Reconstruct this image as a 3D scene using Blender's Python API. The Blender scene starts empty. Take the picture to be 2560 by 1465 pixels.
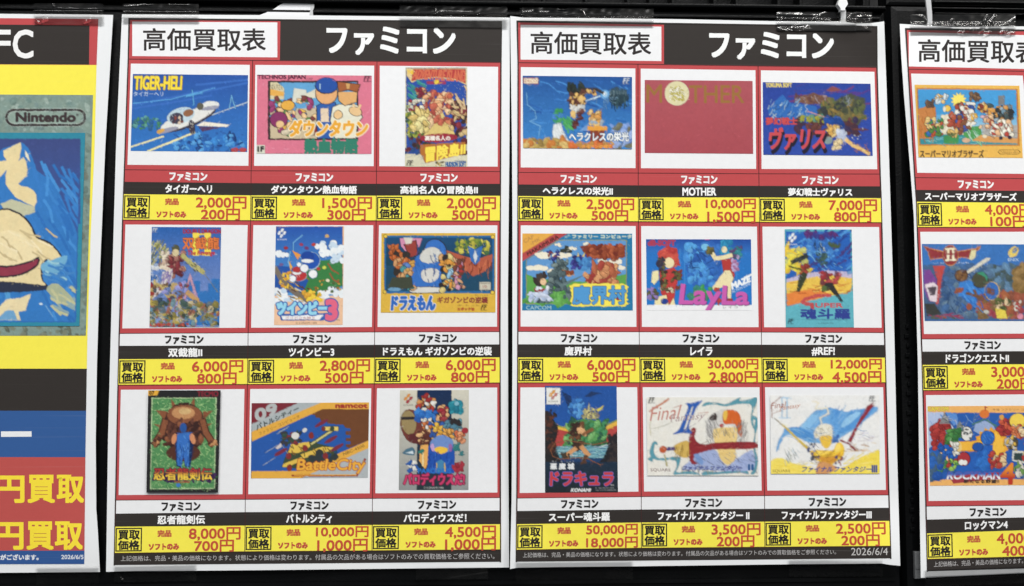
import bpy, math, random
import numpy as np
from mathutils import Vector, Matrix
from mathutils.geometry import tessellate_polygon

# ------------------------------------------------------------------ camera, world, lamps, exposure
scene = bpy.context.scene
COL = scene.collection
IMG_W, IMG_H = 2560.0, 1465.0
FOV = math.radians(60.0)
FOCAL = IMG_W / 2 / math.tan(FOV / 2)
CAM_D, PITCH, YAW = 0.47616, math.radians(3.770), math.radians(-1.893)
cam_data = bpy.data.cameras.new("camera")
cam_data.sensor_fit = 'HORIZONTAL'
cam_data.angle = FOV
cam_data.clip_start = 0.01
cam_data.clip_end = 50.0
cam = bpy.data.objects.new("camera", cam_data)
cam.location = (0, -CAM_D, 0)
cam.rotation_euler = (math.pi / 2 + PITCH, 0, YAW)
COL.objects.link(cam)
scene.camera = cam

world = bpy.data.worlds.new("World")
scene.world = world
world.use_nodes = True
world.node_tree.nodes['Background'].inputs[0].default_value = (0.93, 0.97, 1.0, 1)
world.node_tree.nodes['Background'].inputs[1].default_value = 0.17


def ceiling_lamp(name, loc, target, sx, sy, power, colour):
    ld = bpy.data.lights.new(name, 'AREA')
    ld.shape = 'RECTANGLE'
    ld.size, ld.size_y = sx, sy
    ld.energy = power
    ld.color = colour
    o = bpy.data.objects.new(name, ld)
    o.location = loc
    o.rotation_euler = (Vector(target) - Vector(loc)).to_track_quat('-Z', 'Y').to_euler()
    COL.objects.link(o)


ceiling_lamp("ceiling_tube_near", (0.25, -1.0, 1.55), (0, 0, 0), 2.4, 0.16, 34.5, (1.0, 0.985, 0.96))
ceiling_lamp("ceiling_tube_far", (-0.5, -2.2, 1.8), (0, 0, 0), 2.4, 0.3, 35.5, (1.0, 0.99, 0.97))
ceiling_lamp("ceiling_tube_side", (1.5, -1.3, 1.3), (0, 0, 0), 0.2, 1.6, 10, (1.0, 0.97, 0.92))

scene.view_settings.view_transform = 'Standard'
scene.view_settings.look = 'None'
scene.view_settings.exposure = 0.08
scene.view_settings.gamma = 1.0
scene.view_settings.use_curve_mapping = False

# ------------------------------------------------------------------ helpers
CAM_M = cam.rotation_euler.to_matrix()
CAM_P = Vector(cam.location)


def cast(px, py, depth):
    """Where the view line through a photo pixel meets the wall's surface standing depth(x, z) in front of y=0."""
    d = CAM_M @ Vector((px - IMG_W / 2, IMG_H / 2 - py, -FOCAL))
    h = depth if isinstance(depth, float) else 0.002
    for _ in range(1 if isinstance(depth, float) else 5):
        t = (-h - CAM_P.y) / d.y
        p = CAM_P + d * t
        if not isinstance(depth, float):
            h = depth(p.x, p.z)
    return p


def lin(c):
    return tuple((v / 255 / 12.92) if v / 255 <= 0.04045 else ((v / 255 + 0.055) / 1.055) ** 2.4 for v in c)


def tag(o, label=None, cat=None, group=None, kind=None):
    for k, v in (('label', label), ('category', cat), ('group', group), ('kind', kind)):
        if v:
            o[k] = v
    return o


def empty(name, loc, **kw):
    o = bpy.data.objects.new(name, None)
    o.empty_display_size = 0.02
    o.location = loc
    COL.objects.link(o)
    return tag(o, **kw)


def link_mesh(name, verts, faces, mat, parent=None, origin=(0, 0, 0), smooth=False):
    me = bpy.data.meshes.new(name)
    O = Vector(origin)
    me.from_pydata([tuple(Vector(v) - O) for v in verts], [], faces)
    me.materials.append(mat)
    if smooth:
        me.polygons.foreach_set('use_smooth', [True] * len(me.polygons))
    o = bpy.data.objects.new(name, me)
    if parent is not None:
        o.parent = parent
    else:
        o.location = origin
    COL.objects.link(o)
    return o


# ------------------------------------------------------------------ materials
def new_mat(name):
    m = bpy.data.materials.new(name)
    m.use_nodes = True
    nt = m.node_tree
    return m, nt, nt.nodes['Principled BSDF']


def noise(nt, scale, detail=3.0, rough=0.6, vec=None, map_scale=None):
    n = nt.nodes.new('ShaderNodeTexNoise')
    n.inputs['Scale'].default_value = scale
    n.inputs['Detail'].default_value = detail
    n.inputs['Roughness'].default_value = rough
    tc = nt.nodes.new('ShaderNodeTexCoord')
    if map_scale:
        mp = nt.nodes.new('ShaderNodeMapping')
        mp.inputs['Scale'].default_value = map_scale
        nt.links.new(tc.outputs['Object'], mp.inputs['Vector'])
        nt.links.new(mp.outputs[0], n.inputs['Vector'])
    else:
        nt.links.new(tc.outputs['Object'], n.inputs['Vector'])
    return n


def rng(nt, sock, a, b, c, d):
    r = nt.nodes.new('ShaderNodeMapRange')
    r.inputs[1].default_value, r.inputs[2].default_value = a, b
    r.inputs[3].default_value, r.inputs[4].default_value = c, d
    nt.links.new(sock, r.inputs[0])
    return r.outputs[0]


def math_node(nt, op, a, b):
    n = nt.nodes.new('ShaderNodeMath')
    n.operation = op
    for i, v in enumerate((a, b)):
        if isinstance(v, (int, float)):
            n.inputs[i].default_value = v
        else:
            nt.links.new(v, n.inputs[i])
    return n.outputs[0]


def ink_mat(name, mottle, mottle_scale, streak, rough=0.55, hue=0.0):
    """Printed paper: the ink colour rides on the mesh; laser print mottle, streaks and paper tooth are added here."""
    m, nt, b = new_mat(name)
    at = nt.nodes.new('ShaderNodeAttribute')
    at.attribute_name = 'ink'
    f1 = rng(nt, noise(nt, mottle_scale, 4.0, 0.65).outputs[0], 0.3, 0.7, 1 - mottle, 1 + mottle)
    f2 = rng(nt, noise(nt, 3200, 2.0).outputs[0], 0.3, 0.7, 0.98, 1.02)
    f = math_node(nt, 'MULTIPLY', f1, f2)
    hs = nt.nodes.new('ShaderNodeHueSaturation')
    nt.links.new(at.outputs['Color'], hs.inputs['Color'])
    nt.links.new(f, hs.inputs['Value'])
    if hue:
        nt.links.new(rng(nt, noise(nt, mottle_scale * 0.7, 2.0).outputs[1], 0.3, 0.7, 0.5 - hue, 0.5 + hue), hs.inputs['Hue'])
    st = rng(nt, noise(nt, 1.0, 2.0, 0.7, map_scale=(6, 6, 1100)).outputs[0], 0.60, 0.78, 0.0, streak)
    mx = nt.nodes.new('ShaderNodeMix')
    mx.data_type = 'RGBA'
    mx.inputs['B'].default_value = (0.75, 0.74, 0.72, 1)
    nt.links.new(st, mx.inputs['Factor'])
    nt.links.new(hs.outputs[0], mx.inputs['A'])
    nt.links.new(mx.outputs['Result'], b.inputs['Base Color'])
    b.inputs['Roughness'].default_value = rough
    b.inputs['Specular IOR Level'].default_value = 0.10
    bp = nt.nodes.new('ShaderNodeBump')
    bp.inputs['Strength'].default_value = 0.05
    bp.inputs['Distance'].default_value = 0.0006
    nt.links.new(noise(nt, 28, 3.0, 0.5).outputs[0], bp.inputs['Height'])
    nt.links.new(bp.outputs[0], b.inputs['Normal'])
    return m


M_PAPER = ink_mat("white_copy_paper", 0.012, 40, 0.0, 0.6)
M_INK = ink_mat("laser_print_on_paper", 0.02, 300, 0.055, 0.5)
M_ART = ink_mat("colour_picture_print", 0.03, 520, 0.0, 0.5)


def plastic(name, base, rough, bump, spec=0.5):
    m, nt, b = new_mat(name)
    b.inputs['Base Color'].default_value = (*base, 1)
    b.inputs['Specular IOR Level'].default_value = spec
    nt.links.new(rng(nt, noise(nt, 30, 4).outputs[0], 0.3, 0.7, rough - 0.1, rough + 0.12), b.inputs['Roughness'])
    bp = nt.nodes.new('ShaderNodeBump')
    bp.inputs['Strength'].default_value = bump
    bp.inputs['Distance'].default_value = 0.0005
    nt.links.new(noise(nt, 900, 3).outputs[0], bp.inputs['Height'])
    nt.links.new(bp.outputs[0], b.inputs['Normal'])
    return m


M_BLACK = plastic("black_grained_plastic", (0.0022, 0.0025, 0.0029), 0.42, 0.35, 0.14)
M_DARKVOID = plastic("unlit_dark_backdrop", (0.004, 0.004, 0.0045), 0.8, 0.1)  # near-black colour stands in for the unlit dark behind the crates
M_TIE = plastic("white_nylon", (0.80, 0.81, 0.82), 0.35, 0.05)
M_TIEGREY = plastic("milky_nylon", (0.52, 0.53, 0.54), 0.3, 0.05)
M_METAL = plastic("grey_painted_steel", (0.15, 0.155, 0.16), 0.4, 0.05)


def tape_mat(name, haze, ior):
    m, nt, b = new_mat(name)
    nt.nodes.remove(b)
    out = nt.nodes['Material Output']
    tr = nt.nodes.new('ShaderNodeBsdfTransparent')
    tr.inputs[0].default_value = (0.975, 0.973, 0.968, 1)
    gl = nt.nodes.new('ShaderNodeBsdfGlossy')
    gl.inputs['Roughness'].default_value = 0.18
    di = nt.nodes.new('ShaderNodeBsdfDiffuse')
    di.inputs[0].default_value = (0.75, 0.73, 0.69, 1)
    fr = nt.nodes.new('ShaderNodeFresnel')
    fr.inputs[0].default_value = ior
    mix1 = nt.nodes.new('ShaderNodeMixShader')
    mask = rng(nt, noise(nt, 42, 2.0, 0.5).outputs[0], 0.47, 0.53, 0.001, haze)
    nt.links.new(mask, mix1.inputs[0])
    nt.links.new(tr.outputs[0], mix1.inputs[1])
    nt.links.new(di.outputs[0], mix1.inputs[2])
    mix2 = nt.nodes.new('ShaderNodeMixShader')
    nt.links.new(fr.outputs[0], mix2.inputs[0])
    nt.links.new(mix1.outputs[0], mix2.inputs[1])
    nt.links.new(gl.outputs[0], mix2.inputs[2])
    nt.links.new(mix2.outputs[0], out.inputs[0])
    return m


M_TAPE = tape_mat("clear_adhesive_tape", 0.020, 1.5)
M_TAPESHINY = tape_mat("clear_adhesive_tape_wrinkled", 0.018, 1.75)
M_TAPEFLAT = tape_mat("clear_adhesive_tape_pressed", 0.004, 1.25)

# ------------------------------------------------------------------ the crates and the dark behind them


def box_geo(p0, p1, bev=0.0):
    (x0, y0, z0), (x1, y1, z1) = p0, p1
    b = min(bev, abs(x1 - x0) / 2.2, abs(y1 - y0) / 2.2, abs(z1 - z0) / 2.2)
    if b <= 0:
        v = [(x, y, z) for x in (x0, x1) for y in (y0, y1) for z in (z0, z1)]
        return v, [(0, 1, 3, 2), (4, 6, 7, 5), (0, 4, 5, 1), (2, 3, 7, 6), (0, 2, 6, 4), (1, 5, 7, 3)]
    v, f = [], []

    def ring(y, i):
        k = len(v)
        v.extend([(x0 + i, y, z0 + i), (x1 - i, y, z0 + i), (x1 - i, y, z1 - i), (x0 + i, y, z1 - i)])
        return k
    r = [ring(y0, b), ring(y0 + b * 0.3, b * 0.3), ring(y0 + b, 0), ring(y1, 0)]
    f.append((r[0], r[0] + 1, r[0] + 2, r[0] + 3))
    for a, c in zip(r, r[1:]):
        for k in range(4):
            n = (k + 1) % 4
            f.append((a + k, c + k, c + n, a + n))
    f.append((r[3] + 3, r[3] + 2, r[3] + 1, r[3]))
    return v, f


def boxes(name, specs, mat, parent, origin, bev=0.0015):
    V, F = [], []
    for p0, p1 in specs:
        v, f = box_geo(p0, p1, bev)
        k = len(V)
        V += v
        F += [tuple(i + k for i in q) for q in f]
    return link_mesh(name, V, F, mat, parent, origin)


def wx(px, py=730, d=0.0):
    return cast(px, py, d).x


def wz(px, py, d=0.0):
    return cast(px, py, d).z


wall = link_mesh("back_wall", [(-2, 0.42, -1.2), (2, 0.42, -1.2), (2, 0.42, 1.2), (-2, 0.42, 1.2)], [(0, 1, 2, 3)], M_DARKVOID)
tag(wall, kind='structure')

ZB = -0.24
seam = wx(2216, 40)
zrim0, zrim1 = wz(2150, 27), wz(2150, 17)
ztop = zrim1 + 0.09
xl = -0.42
o0 = ((xl + seam) / 2, 0.02, ZB)
crate = empty("plastic_crate", o0, label="wide black plastic crate behind the middle price sheets, ribbed along its top", cat="crate", group="black crates behind the sheets")
boxes("side_panel", [((xl, 0.0005, ZB), (seam, 0.012, zrim0))], M_BLACK, crate, o0, 0.003)
boxes("rim", [((xl, -0.0025, zrim0), (seam - 0.001, 0.014, zrim1))], M_BLACK, crate, o0, 0.0022)
boxes("upper_panel", [((xl, 0.012, zrim1), (seam - 0.003, 0.02, ztop))], M_BLACK, crate, o0)
rr = random.Random(4)
ribx = xl + 0.01
while ribx < seam - 0.012:
    boxes("rib", [((ribx, 0.002, zrim1 + 0.0004), (ribx + 0.0022, 0.0118, ztop))], M_BLACK, crate, o0, 0.0008)
    ribx += 0.0125 + rr.choice((0, 0, 0.011))
# moulded lines on the big panel
boxes("ledge", [((xl + 0.004, -0.0006, zrim0 - 0.0052), (seam - 0.004, 0.0004, zrim0 - 0.0036)),
                ((xl + 0.004, -0.0006, wz(1400, 1452)), (seam - 0.004, 0.0004, wz(1400, 1457)))], M_BLACK, crate, o0, 0.0004)

xr0, xr1 = wx(2228, 40), 0.46
o1 = ((xr0 + xr1) / 2, 0.02, ZB)
crate2 = empty("plastic_crate", o1, label="black plastic crate with horizontal ridges behind the cut-off price sheet", cat="crate", group="black crates behind the sheets")
boxes("side_panel", [((xr0, 0.0015, ZB), (xr1, 0.014, wz(2400, 9)))], M_BLACK, crate2, o1, 0.004)
for ya, yb in ((6, 11), (23, 26), (36, 39)):
    boxes("ridge", [((wx(2332, 20), -0.002, wz(2440, yb)), (xr1, 0.0012, wz(2440, ya)))], M_BLACK, crate2, o1, 0.0012)
boxes("upper_rim", [((xr0, 0.006, wz(2400, 5)), (xr1, 0.016, wz(2400, -60)))], M_BLACK, crate2, o1, 0.002)
zt = wz(2280, 1330)
boxes("notched_edge", [((wx(2274, 1200) + 0.0008 * (k % 2), 0.0004, zt + 0.0052 * k), (wx(2285, 1200), 0.0012, zt + 0.0052 * k + 0.0022)) for k in range(22)],
      M_BLACK, crate2, o1, 0.0003)
pz0, pz1 = wz(2290, 1446), wz(2290, 1350)
post = boxes("steel_plate", [((wx(2284.5, 1400), -0.0012, pz0), (wx(2312, 1400), 0.0008, pz1 - 0.006)),
                             ((wx(2284.5, 1400), -0.0016, wz(2290, 1421)), (wx(2312, 1400), -0.0013, wz(2290, 1411)))],
             M_METAL, None, (wx(2290, 1400), 0, pz0), 0.0004)
tag(post, "small grey steel plate at the crate edge beside the cut-off sheet's lower corner", "metal plate")

# ------------------------------------------------------------------ drawing on paper
_txt = {}


def glyphs(s):
    if s not in _txt:
        cu = bpy.data.curves.new('t', 'FONT')
        cu.body = s
        cu.resolution_u = 3
        o = bpy.data.objects.new('t', cu)
        COL.objects.link(o)
        dg = bpy.context.evaluated_depsgraph_get()
        me = bpy.data.meshes.new_from_object(o.evaluated_get(dg))
        me.calc_loop_triangles()
        P = [(v.co.x, v.co.y) for v in me.vertices]
        T = [tuple(t.vertices) for t in me.loop_triangles]
        bpy.data.objects.remove(o)
        bpy.data.curves.remove(cu)
        bpy.data.meshes.remove(me)
        x0, x1 = min(p[0] for p in P), max(p[0] for p in P)
        y0, y1 = min(p[1] for p in P), max(p[1] for p in P)
        _txt[s] = ([((p[0] - x0) / (x1 - x0), 1 - (p[1] - y0) / max(y1 - y0, 1e-6)) for p in P], T)
    return _txt[s]


DH = 1.2e-6
MAXE = 12.0
STEP = 14e-6


class Ink:
    """One printed part: 2-D shapes in photo pixels, laid on the sheet's curved surface in real 3-D."""

    def __init__(self, sheet, h0, tr=(0, 0, 1)):
        self.s, self.h, self.tr = sheet, h0, tr
        self.clip = None
        self.V, self.F, self.C, self.key = [], [], [], {}

    def px(self, p):
        ox, oy, s = self.tr
        return (ox + p[0] / s, oy + p[1] / s)

    def _vert(self, p, h, c):
        k = (round(p[0], 3), round(p[1], 3), round(h * 1e8), c if not callable(c) else 0)
        i = self.key.get(k)
        if i is None:
            i = len(self.V)
            self.key[k] = i
            self.V.append((p[0], p[1], h))
            self.C.append(c(p) if callable(c) else c)
        return i

    def _tri(self, a, b, c, h, col):
        st = [(a, b, c)]
        while st:
            a, b, c = st.pop()
            L = [(math.dist(a, b), 0), (math.dist(b, c), 1), (math.dist(c, a), 2)]
            m, k = max(L)
            if m > MAXE:
                if k == 1:
                    a, b, c = b, c, a
                elif k == 2:
                    a, b, c = c, a, b
                mid = ((a[0] + b[0]) / 2, (a[1] + b[1]) / 2)
                st += [(a, mid, c), (mid, b, c)]
            else:
                ids = tuple(self._vert(q, h, col) for q in (a, b, c))
                if len(set(ids)) == 3:
                    self.F.append(ids)

    def raw(self, pts, col, h=None):
        """polygon in photo pixels"""
        if h is None:
            self.h += DH
            h = self.h
            if max(p[0] for p in pts) - min(p[0] for p in pts) > 30 or max(p[1] for p in pts) - min(p[1] for p in pts) > 30:
                self.h += 5e-6
                h = self.h
        if self.clip:
            pts = clip_poly(pts, self.clip)
        if len(pts) < 3:
            return
        for t in tessellate_polygon([[Vector((p[0], p[1], 0)) for p in pts]]):
            self._tri(*(pts[i] for i in t), h, col)

    def P(self, pts, c, h=None):
        self.raw([self.px(p) for p in pts], lin(c) if not callable(c) else c, h)

    def R(self, x0, y0, x1, y1, c):
        self.P([(x0, y0), (x1, y0), (x1, y1), (x0, y1)], c)

    def E(self, cx, cy, rx, ry, c, rot=0, n=18):
        a = math.radians(rot)
        self.P([(cx + rx * math.cos(t) * math.cos(a) - ry * math.sin(t) * math.sin(a), cy + rx * math.cos(t) * math.sin(a) + ry * math.sin(t) * math.cos(a))
                for t in (2 * math.pi * k / n for k in range(n))], c)

    def L(self, pts, w, c):
        self.h += DH
        for i, (a, b) in enumerate(zip(pts, pts[1:])):
            dx, dy = b[0] - a[0], b[1] - a[1]
            l = math.hypot(dx, dy) or 1
            nx, ny = -dy / l * w / 2, dx / l * w / 2
            ex, ey = dx / l * w * 0.35, dy / l * w * 0.35
            self.P([(a[0] + nx - ex, a[1] + ny - ey), (b[0] + nx + ex, b[1] + ny + ey), (b[0] - nx + ex, b[1] - ny + ey), (a[0] - nx - ex, a[1] - ny - ey)],
                   c, self.h + i % 3 * 4e-7)

    def B(self, cx, cy, rx, ry, c, rnd, n=12, wob=0.22):
        ph = rnd.random() * 6
        self.P([(cx + rx * (1 + wob * rnd.uniform(-1, 1)) * math.cos(ph + t), cy + ry * (1 + wob * rnd.uniform(-1, 1)) * math.sin(ph + t))
                for t in (2 * math.pi * k / n for k in range(n))], c)

    def J(self, x0, y0, x1, y1, n, r0, r1, pal, seed, edge=None, asp=1.0, ew=4):
        """a jumble of small irregular patches"""
        rnd = random.Random(seed)
        for _ in range(n):
            x, y, r = rnd.uniform(x0, x1), rnd.uniform(y0, y1), rnd.uniform(r0, r1)
            a = rnd.uniform(0.7, 1.4) * asp
            c = rnd.choice(pal)
            st = rnd.getstate()
            if edge:
                self.B(x, y, r * a + ew, r / a + ew, edge, rnd)
                rnd.setstate(st)
            self.B(x, y, r * a, r / a, c, rnd)

    def S(self, x0, y0, x1, y1, n, l0, l1, w, pal, seed, ang=None):
        """short strokes"""
        rnd = random.Random(seed)
        for _ in range(n):
            x, y, l = rnd.uniform(x0, x1), rnd.uniform(y0, y1), rnd.uniform(l0, l1)
            a = rnd.uniform(0, math.pi) if ang is None else math.radians(ang + rnd.uniform(-12, 12))
            k = rnd.uniform(-0.5, 0.5)
            self.L([(x, y), (x + l / 2 * math.cos(a), y + l / 2 * math.sin(a)), (x + l / 2 * math.cos(a) + l / 2 * math.cos(a + k), y + l / 2 * math.sin(a) + l / 2 * math.sin(a + k))], w, rnd.choice(pal))

    def G(self, quad, c0, c1):
        """a printed two-colour blend from the first edge to the opposite one"""
        q = [self.px(p) for p in quad]
        a, b = lin(c0), lin(c1)
        self.h += STEP
        m0 = ((q[0][0] + q[1][0]) / 2, (q[0][1] + q[1][1]) / 2)
        m1 = ((q[2][0] + q[3][0]) / 2, (q[2][1] + q[3][1]) / 2)
        d = (m1[0] - m0[0], m1[1] - m0[1])
        dd = d[0] ** 2 + d[1] ** 2

        def f(p):
            t = max(0, min(1, ((p[0] - m0[0]) * d[0] + (p[1] - m0[1]) * d[1]) / dd))
            return tuple(x + (y - x) * t for x, y in zip(a, b))
        self.raw(q, f)

    def TQ(self, s, tl, tr, bl, br, c, bold=0.0, raw=False):
        P, T = glyphs(s)
        q = [p if raw else self.px(p) for p in (tl, tr, bl, br)]
        col = lin(c)
        offs = [(0, 0)] if bold <= 0 else [(-bold, -bold), (bold, -bold), (-bold, bold), (bold, bold)] + ([(0, -bold), (0, bold), (-bold, 0), (bold, 0)] if bold > 1.2 else [])
        pts = []
        self.h += 10e-6
        for u, v in P:
            pts.append(tuple((q[0][i] * (1 - u) + q[1][i] * u) * (1 - v) + (q[2][i] * (1 - u) + q[3][i] * u) * v for i in (0, 1)))
        for dx, dy in offs:
            self.h += DH
            for t in T:
                self._tri(*((pts[i][0] + dx, pts[i][1] + dy) for i in t), self.h, col)

    def T(self, s, x0, y0, x1, y1, c, bold=0.0, sl=0.0):
        """text filling a box; sl = how far the top leans to the right; bold in photo pixels"""
        self.TQ(s, (x0 + sl, y0), (x1 + sl, y0), (x0, y1), (x1, y1), c, bold)

    def TO(self, s, x0, y0, x1, y1, c, oc, bold, ow, sl=0.0):
        self.T(s, x0, y0, x1, y1, oc, bold + ow, sl)
        self.T(s, x0, y0, x1, y1, c, bold, sl)

    def build(self, name, parent, mat=None, label=None):
        me = bpy.data.meshes.new(name)
        O = self.s.O
        V, N = [], []
        for x, y, h in self.V:
            p = self.s.at(x, y, h)
            V.append(tuple(p - O))
            N.append(self.s.normal(p))
        me.from_pydata(V, [], self.F)
        at = me.attributes.new('ink', 'FLOAT_COLOR', 'POINT')
        at.data.foreach_set('color', [v for c in self.C for v in (*c, 1.0)])
        # all faces look at the viewer's side
        flip = [p for p in me.polygons if p.normal.y > 0]
        for p in flip:
            p.flip()
        me.polygons.foreach_set('use_smooth', [True] * len(me.polygons))
        me.normals_split_custom_set_from_vertices(N)
        me.materials.append(mat or M_INK)
        o = bpy.data.objects.new(name, me)
        o.parent = parent
        COL.objects.link(o)
        if label:
            o['label'] = label
        return o


def clip_poly(pts, q):
    out = list(pts)
    area = sum(q[i][0] * q[(i + 1) % len(q)][1] - q[(i + 1) % len(q)][0] * q[i][1] for i in range(len(q)))
    sg = 1 if area > 0 else -1
    for i in range(len(q)):
        a, b = q[i], q[(i + 1) % len(q)]

        def side(p):
            return sg * ((b[0] - a[0]) * (p[1] - a[1]) - (b[1] - a[1]) * (p[0] - a[0]))
        inp, out = out, []
        for j in range(len(inp)):
            p, n = inp[j], inp[(j + 1) % len(inp)]
            sp, sn = side(p), side(n)
            if sp >= 0:
                out.append(p)
            if sp * sn < 0:
                t = sp / (sp - sn)
                out.append((p[0] + (n[0] - p[0]) * t, p[1] + (n[1] - p[1]) * t))
        if not out:
            return []
    return out


class Picture(Ink):
    """A printed colour picture: flat shapes laid down in order on one fine sheet of coloured mesh points."""
    SP = 0.62                                   # photo pixels between working points

    def __init__(self, sheet, h0, tr, quad, seed=1, wobble=0.45, grain=0.03):
        super().__init__(sheet, h0, tr)
        self.q = [self.px(p) for p in quad]     # tl, tr, bl, br
        tl, tr_, bl, br = self.q
        w = max(math.dist(tl, tr_), math.dist(bl, br))
        h = max(math.dist(tl, bl), math.dist(tr_, br))
        self.nu, self.nv = 2 * int(w / self.SP / 2), 2 * int(h / self.SP / 2)
        self.img = np.zeros((self.nv, self.nu, 3), np.float32)
        self.seed, self.wobble, self.grain = seed, wobble, grain
        self.late = []
        self.lines, self.soft, self.paint, self.pen = 0.42, 0, 0.5, False

    def uv(self, pts):
        p = np.asarray(pts, np.float64)
        A, B, C, D = (np.array(v) for v in self.q)
        u = np.full(len(p), 0.5)
        v = np.full(len(p), 0.5)
        for _ in range(5):
            S = A * ((1 - u) * (1 - v))[:, None] + B * (u * (1 - v))[:, None] + C * ((1 - u) * v)[:, None] + D * (u * v)[:, None] - p
            du = (B - A) * (1 - v)[:, None] + (D - C) * v[:, None]
            dv = (C - A) * (1 - u)[:, None] + (D - B) * u[:, None]
            det = du[:, 0] * dv[:, 1] - du[:, 1] * dv[:, 0]
            u -= (S[:, 0] * dv[:, 1] - S[:, 1] * dv[:, 0]) / det
            v -= (du[:, 0] * S[:, 1] - du[:, 1] * S[:, 0]) / det
        return u * self.nu - 0.5, v * self.nv - 0.5

    def window(self, x, y):
        return max(0, math.ceil(x.min())), min(self.nu - 1, math.floor(x.max())), max(0, math.ceil(y.min())), min(self.nv - 1, math.floor(y.max()))

    def mask(self, x, y):
        i0, i1, j0, j1 = self.window(x, y)
        if i1 < i0 or j1 < j0:
            return None
        gx = np.arange(i0, i1 + 1)[None, :]
        gy = np.arange(j0, j1 + 1)[:, None]
        m = np.zeros((j1 - j0 + 1, i1 - i0 + 1), bool)
        n = len(x)
        for k in range(n):
            x0, y0, x1, y1 = x[k], y[k], x[(k + 1) % n], y[(k + 1) % n]
            if y0 == y1:
                continue
            row = (gy >= min(y0, y1)) & (gy < max(y0, y1))
            m ^= row & (gx < x0 + (gy - y0) * (x1 - x0) / (y1 - y0))
        return m, i0, i1, j0, j1

    def raw(self, pts, col, h=None):
        if self.clip:
            pts = clip_poly(pts, self.clip)
        if len(pts) < 3:
            return
        r = self.mask(*self.uv(pts))
        if r is None:
            return
        m, i0, i1, j0, j1 = r
        if self.pen:
            M = np.zeros((self.nv, self.nu), bool)
            M[j0:j1 + 1, i0:i1 + 1] = m
            self.late.append((M, col))
        else:
            self.img[j0:j1 + 1, i0:i1 + 1][m] = col

    def G(self, quad, c0, c1):
        q = [self.px(p) for p in quad]
        x, y = self.uv(q)
        r = self.mask(x, y)
        if r is None:
            return
        m, i0, i1, j0, j1 = r
        ax, ay, bx, by = (x[0] + x[1]) / 2, (y[0] + y[1]) / 2, (x[2] + x[3]) / 2, (y[2] + y[3]) / 2
        dx, dy = bx - ax, by - ay
        gx, gy = np.meshgrid(np.arange(i0, i1 + 1), np.arange(j0, j1 + 1))
        t = np.clip(((gx - ax) * dx + (gy - ay) * dy) / (dx * dx + dy * dy), 0, 1)[..., None]
        c = np.array(lin(c0)) * (1 - t) + np.array(lin(c1)) * t
        self.img[j0:j1 + 1, i0:i1 + 1][m] = c[m]

    def W(self, pts, c, n=5):
        """a closed smooth outline through the points"""
        out, m = [], len(pts)
        for k in range(m):
            p0, p1, p2, p3 = pts[k - 1], pts[k], pts[(k + 1) % m], pts[(k + 2) % m]
            for s in range(n):
                t = s / n
                out.append(tuple(0.5 * (2 * p1[i] + (p2[i] - p0[i]) * t + (2 * p0[i] - 5 * p1[i] + 4 * p2[i] - p3[i]) * t * t + (3 * p1[i] - p0[i] - 3 * p2[i] + p3[i]) * t ** 3) for i in (0, 1)))
        self.P(out, c)

    def B(self, cx, cy, rx, ry, c, rnd, n=12, wob=0.22):
        """one patch: a smooth irregular outline with a lighter and a darker printed tone"""
        n = rnd.choice((6, 7, 8))
        ph, st = rnd.random() * 6, rnd.uniform(0.75, 1.3)
        ca, sa = math.cos(ph), math.sin(ph)
        base = [(1 + rnd.uniform(-.26, .26)) for _ in range(n)]

        def shape(dx, dy, f, col):
            p = []
            for k in range(n):
                t = 2 * math.pi * k / n
                x, y = rx * f * base[k] * math.cos(t) * st, ry * f * base[k] * math.sin(t) / st
                p.append((cx + dx + x * ca - y * sa, cy + dy + x * sa + y * ca))
            self.W(p, col, 4)
        shape(0, 0, 1, c)
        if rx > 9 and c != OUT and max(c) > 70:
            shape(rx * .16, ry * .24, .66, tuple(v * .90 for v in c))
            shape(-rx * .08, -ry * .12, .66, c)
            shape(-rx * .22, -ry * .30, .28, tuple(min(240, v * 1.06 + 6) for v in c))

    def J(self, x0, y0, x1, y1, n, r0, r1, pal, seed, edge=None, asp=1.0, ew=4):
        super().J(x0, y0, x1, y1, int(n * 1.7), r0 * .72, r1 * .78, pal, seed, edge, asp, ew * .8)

    def TQ(self, s, tl, tr, bl, br, c, bold=0.0, raw=False):
        P, T = glyphs(s)
        q = np.array([p if raw else self.px(p) for p in (tl, tr, bl, br)])
        P = np.array(P)
        u, v = P[:, 0:1], P[:, 1:2]
        x, y = self.uv((q[0] * (1 - u) + q[1] * u) * (1 - v) + (q[2] * (1 - u) + q[3] * u) * v)
        M = np.zeros((self.nv, self.nu), bool)
        for a, b_, c_ in T:
            X, Y = x[[a, b_, c_]], y[[a, b_, c_]]
            i0, i1, j0, j1 = self.window(X, Y)
            if i1 < i0 or j1 < j0:
                continue
            gx = np.arange(i0, i1 + 1)[None, :]
            gy = np.arange(j0, j1 + 1)[:, None]
            e = [(X[(k + 1) % 3] - X[k]) * (gy - Y[k]) - (Y[(k + 1) % 3] - Y[k]) * (gx - X[k]) for k in range(3)]
            M[j0:j1 + 1, i0:i1 + 1] |= ((e[0] >= 0) & (e[1] >= 0) & (e[2] >= 0)) | ((e[0] <= 0) & (e[1] <= 0) & (e[2] <= 0))
        R = bold / self.SP
        if R > 0.4:
            D = M.copy()
            k = int(math.ceil(R))
            for dj in range(-k, k + 1):
                for di in range(-k, k + 1):
                    if 0 < di * di + dj * dj <= R * R + 0.3:
                        D |= np.roll(np.roll(M, dj, 0), di, 1)
            M = D
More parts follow.
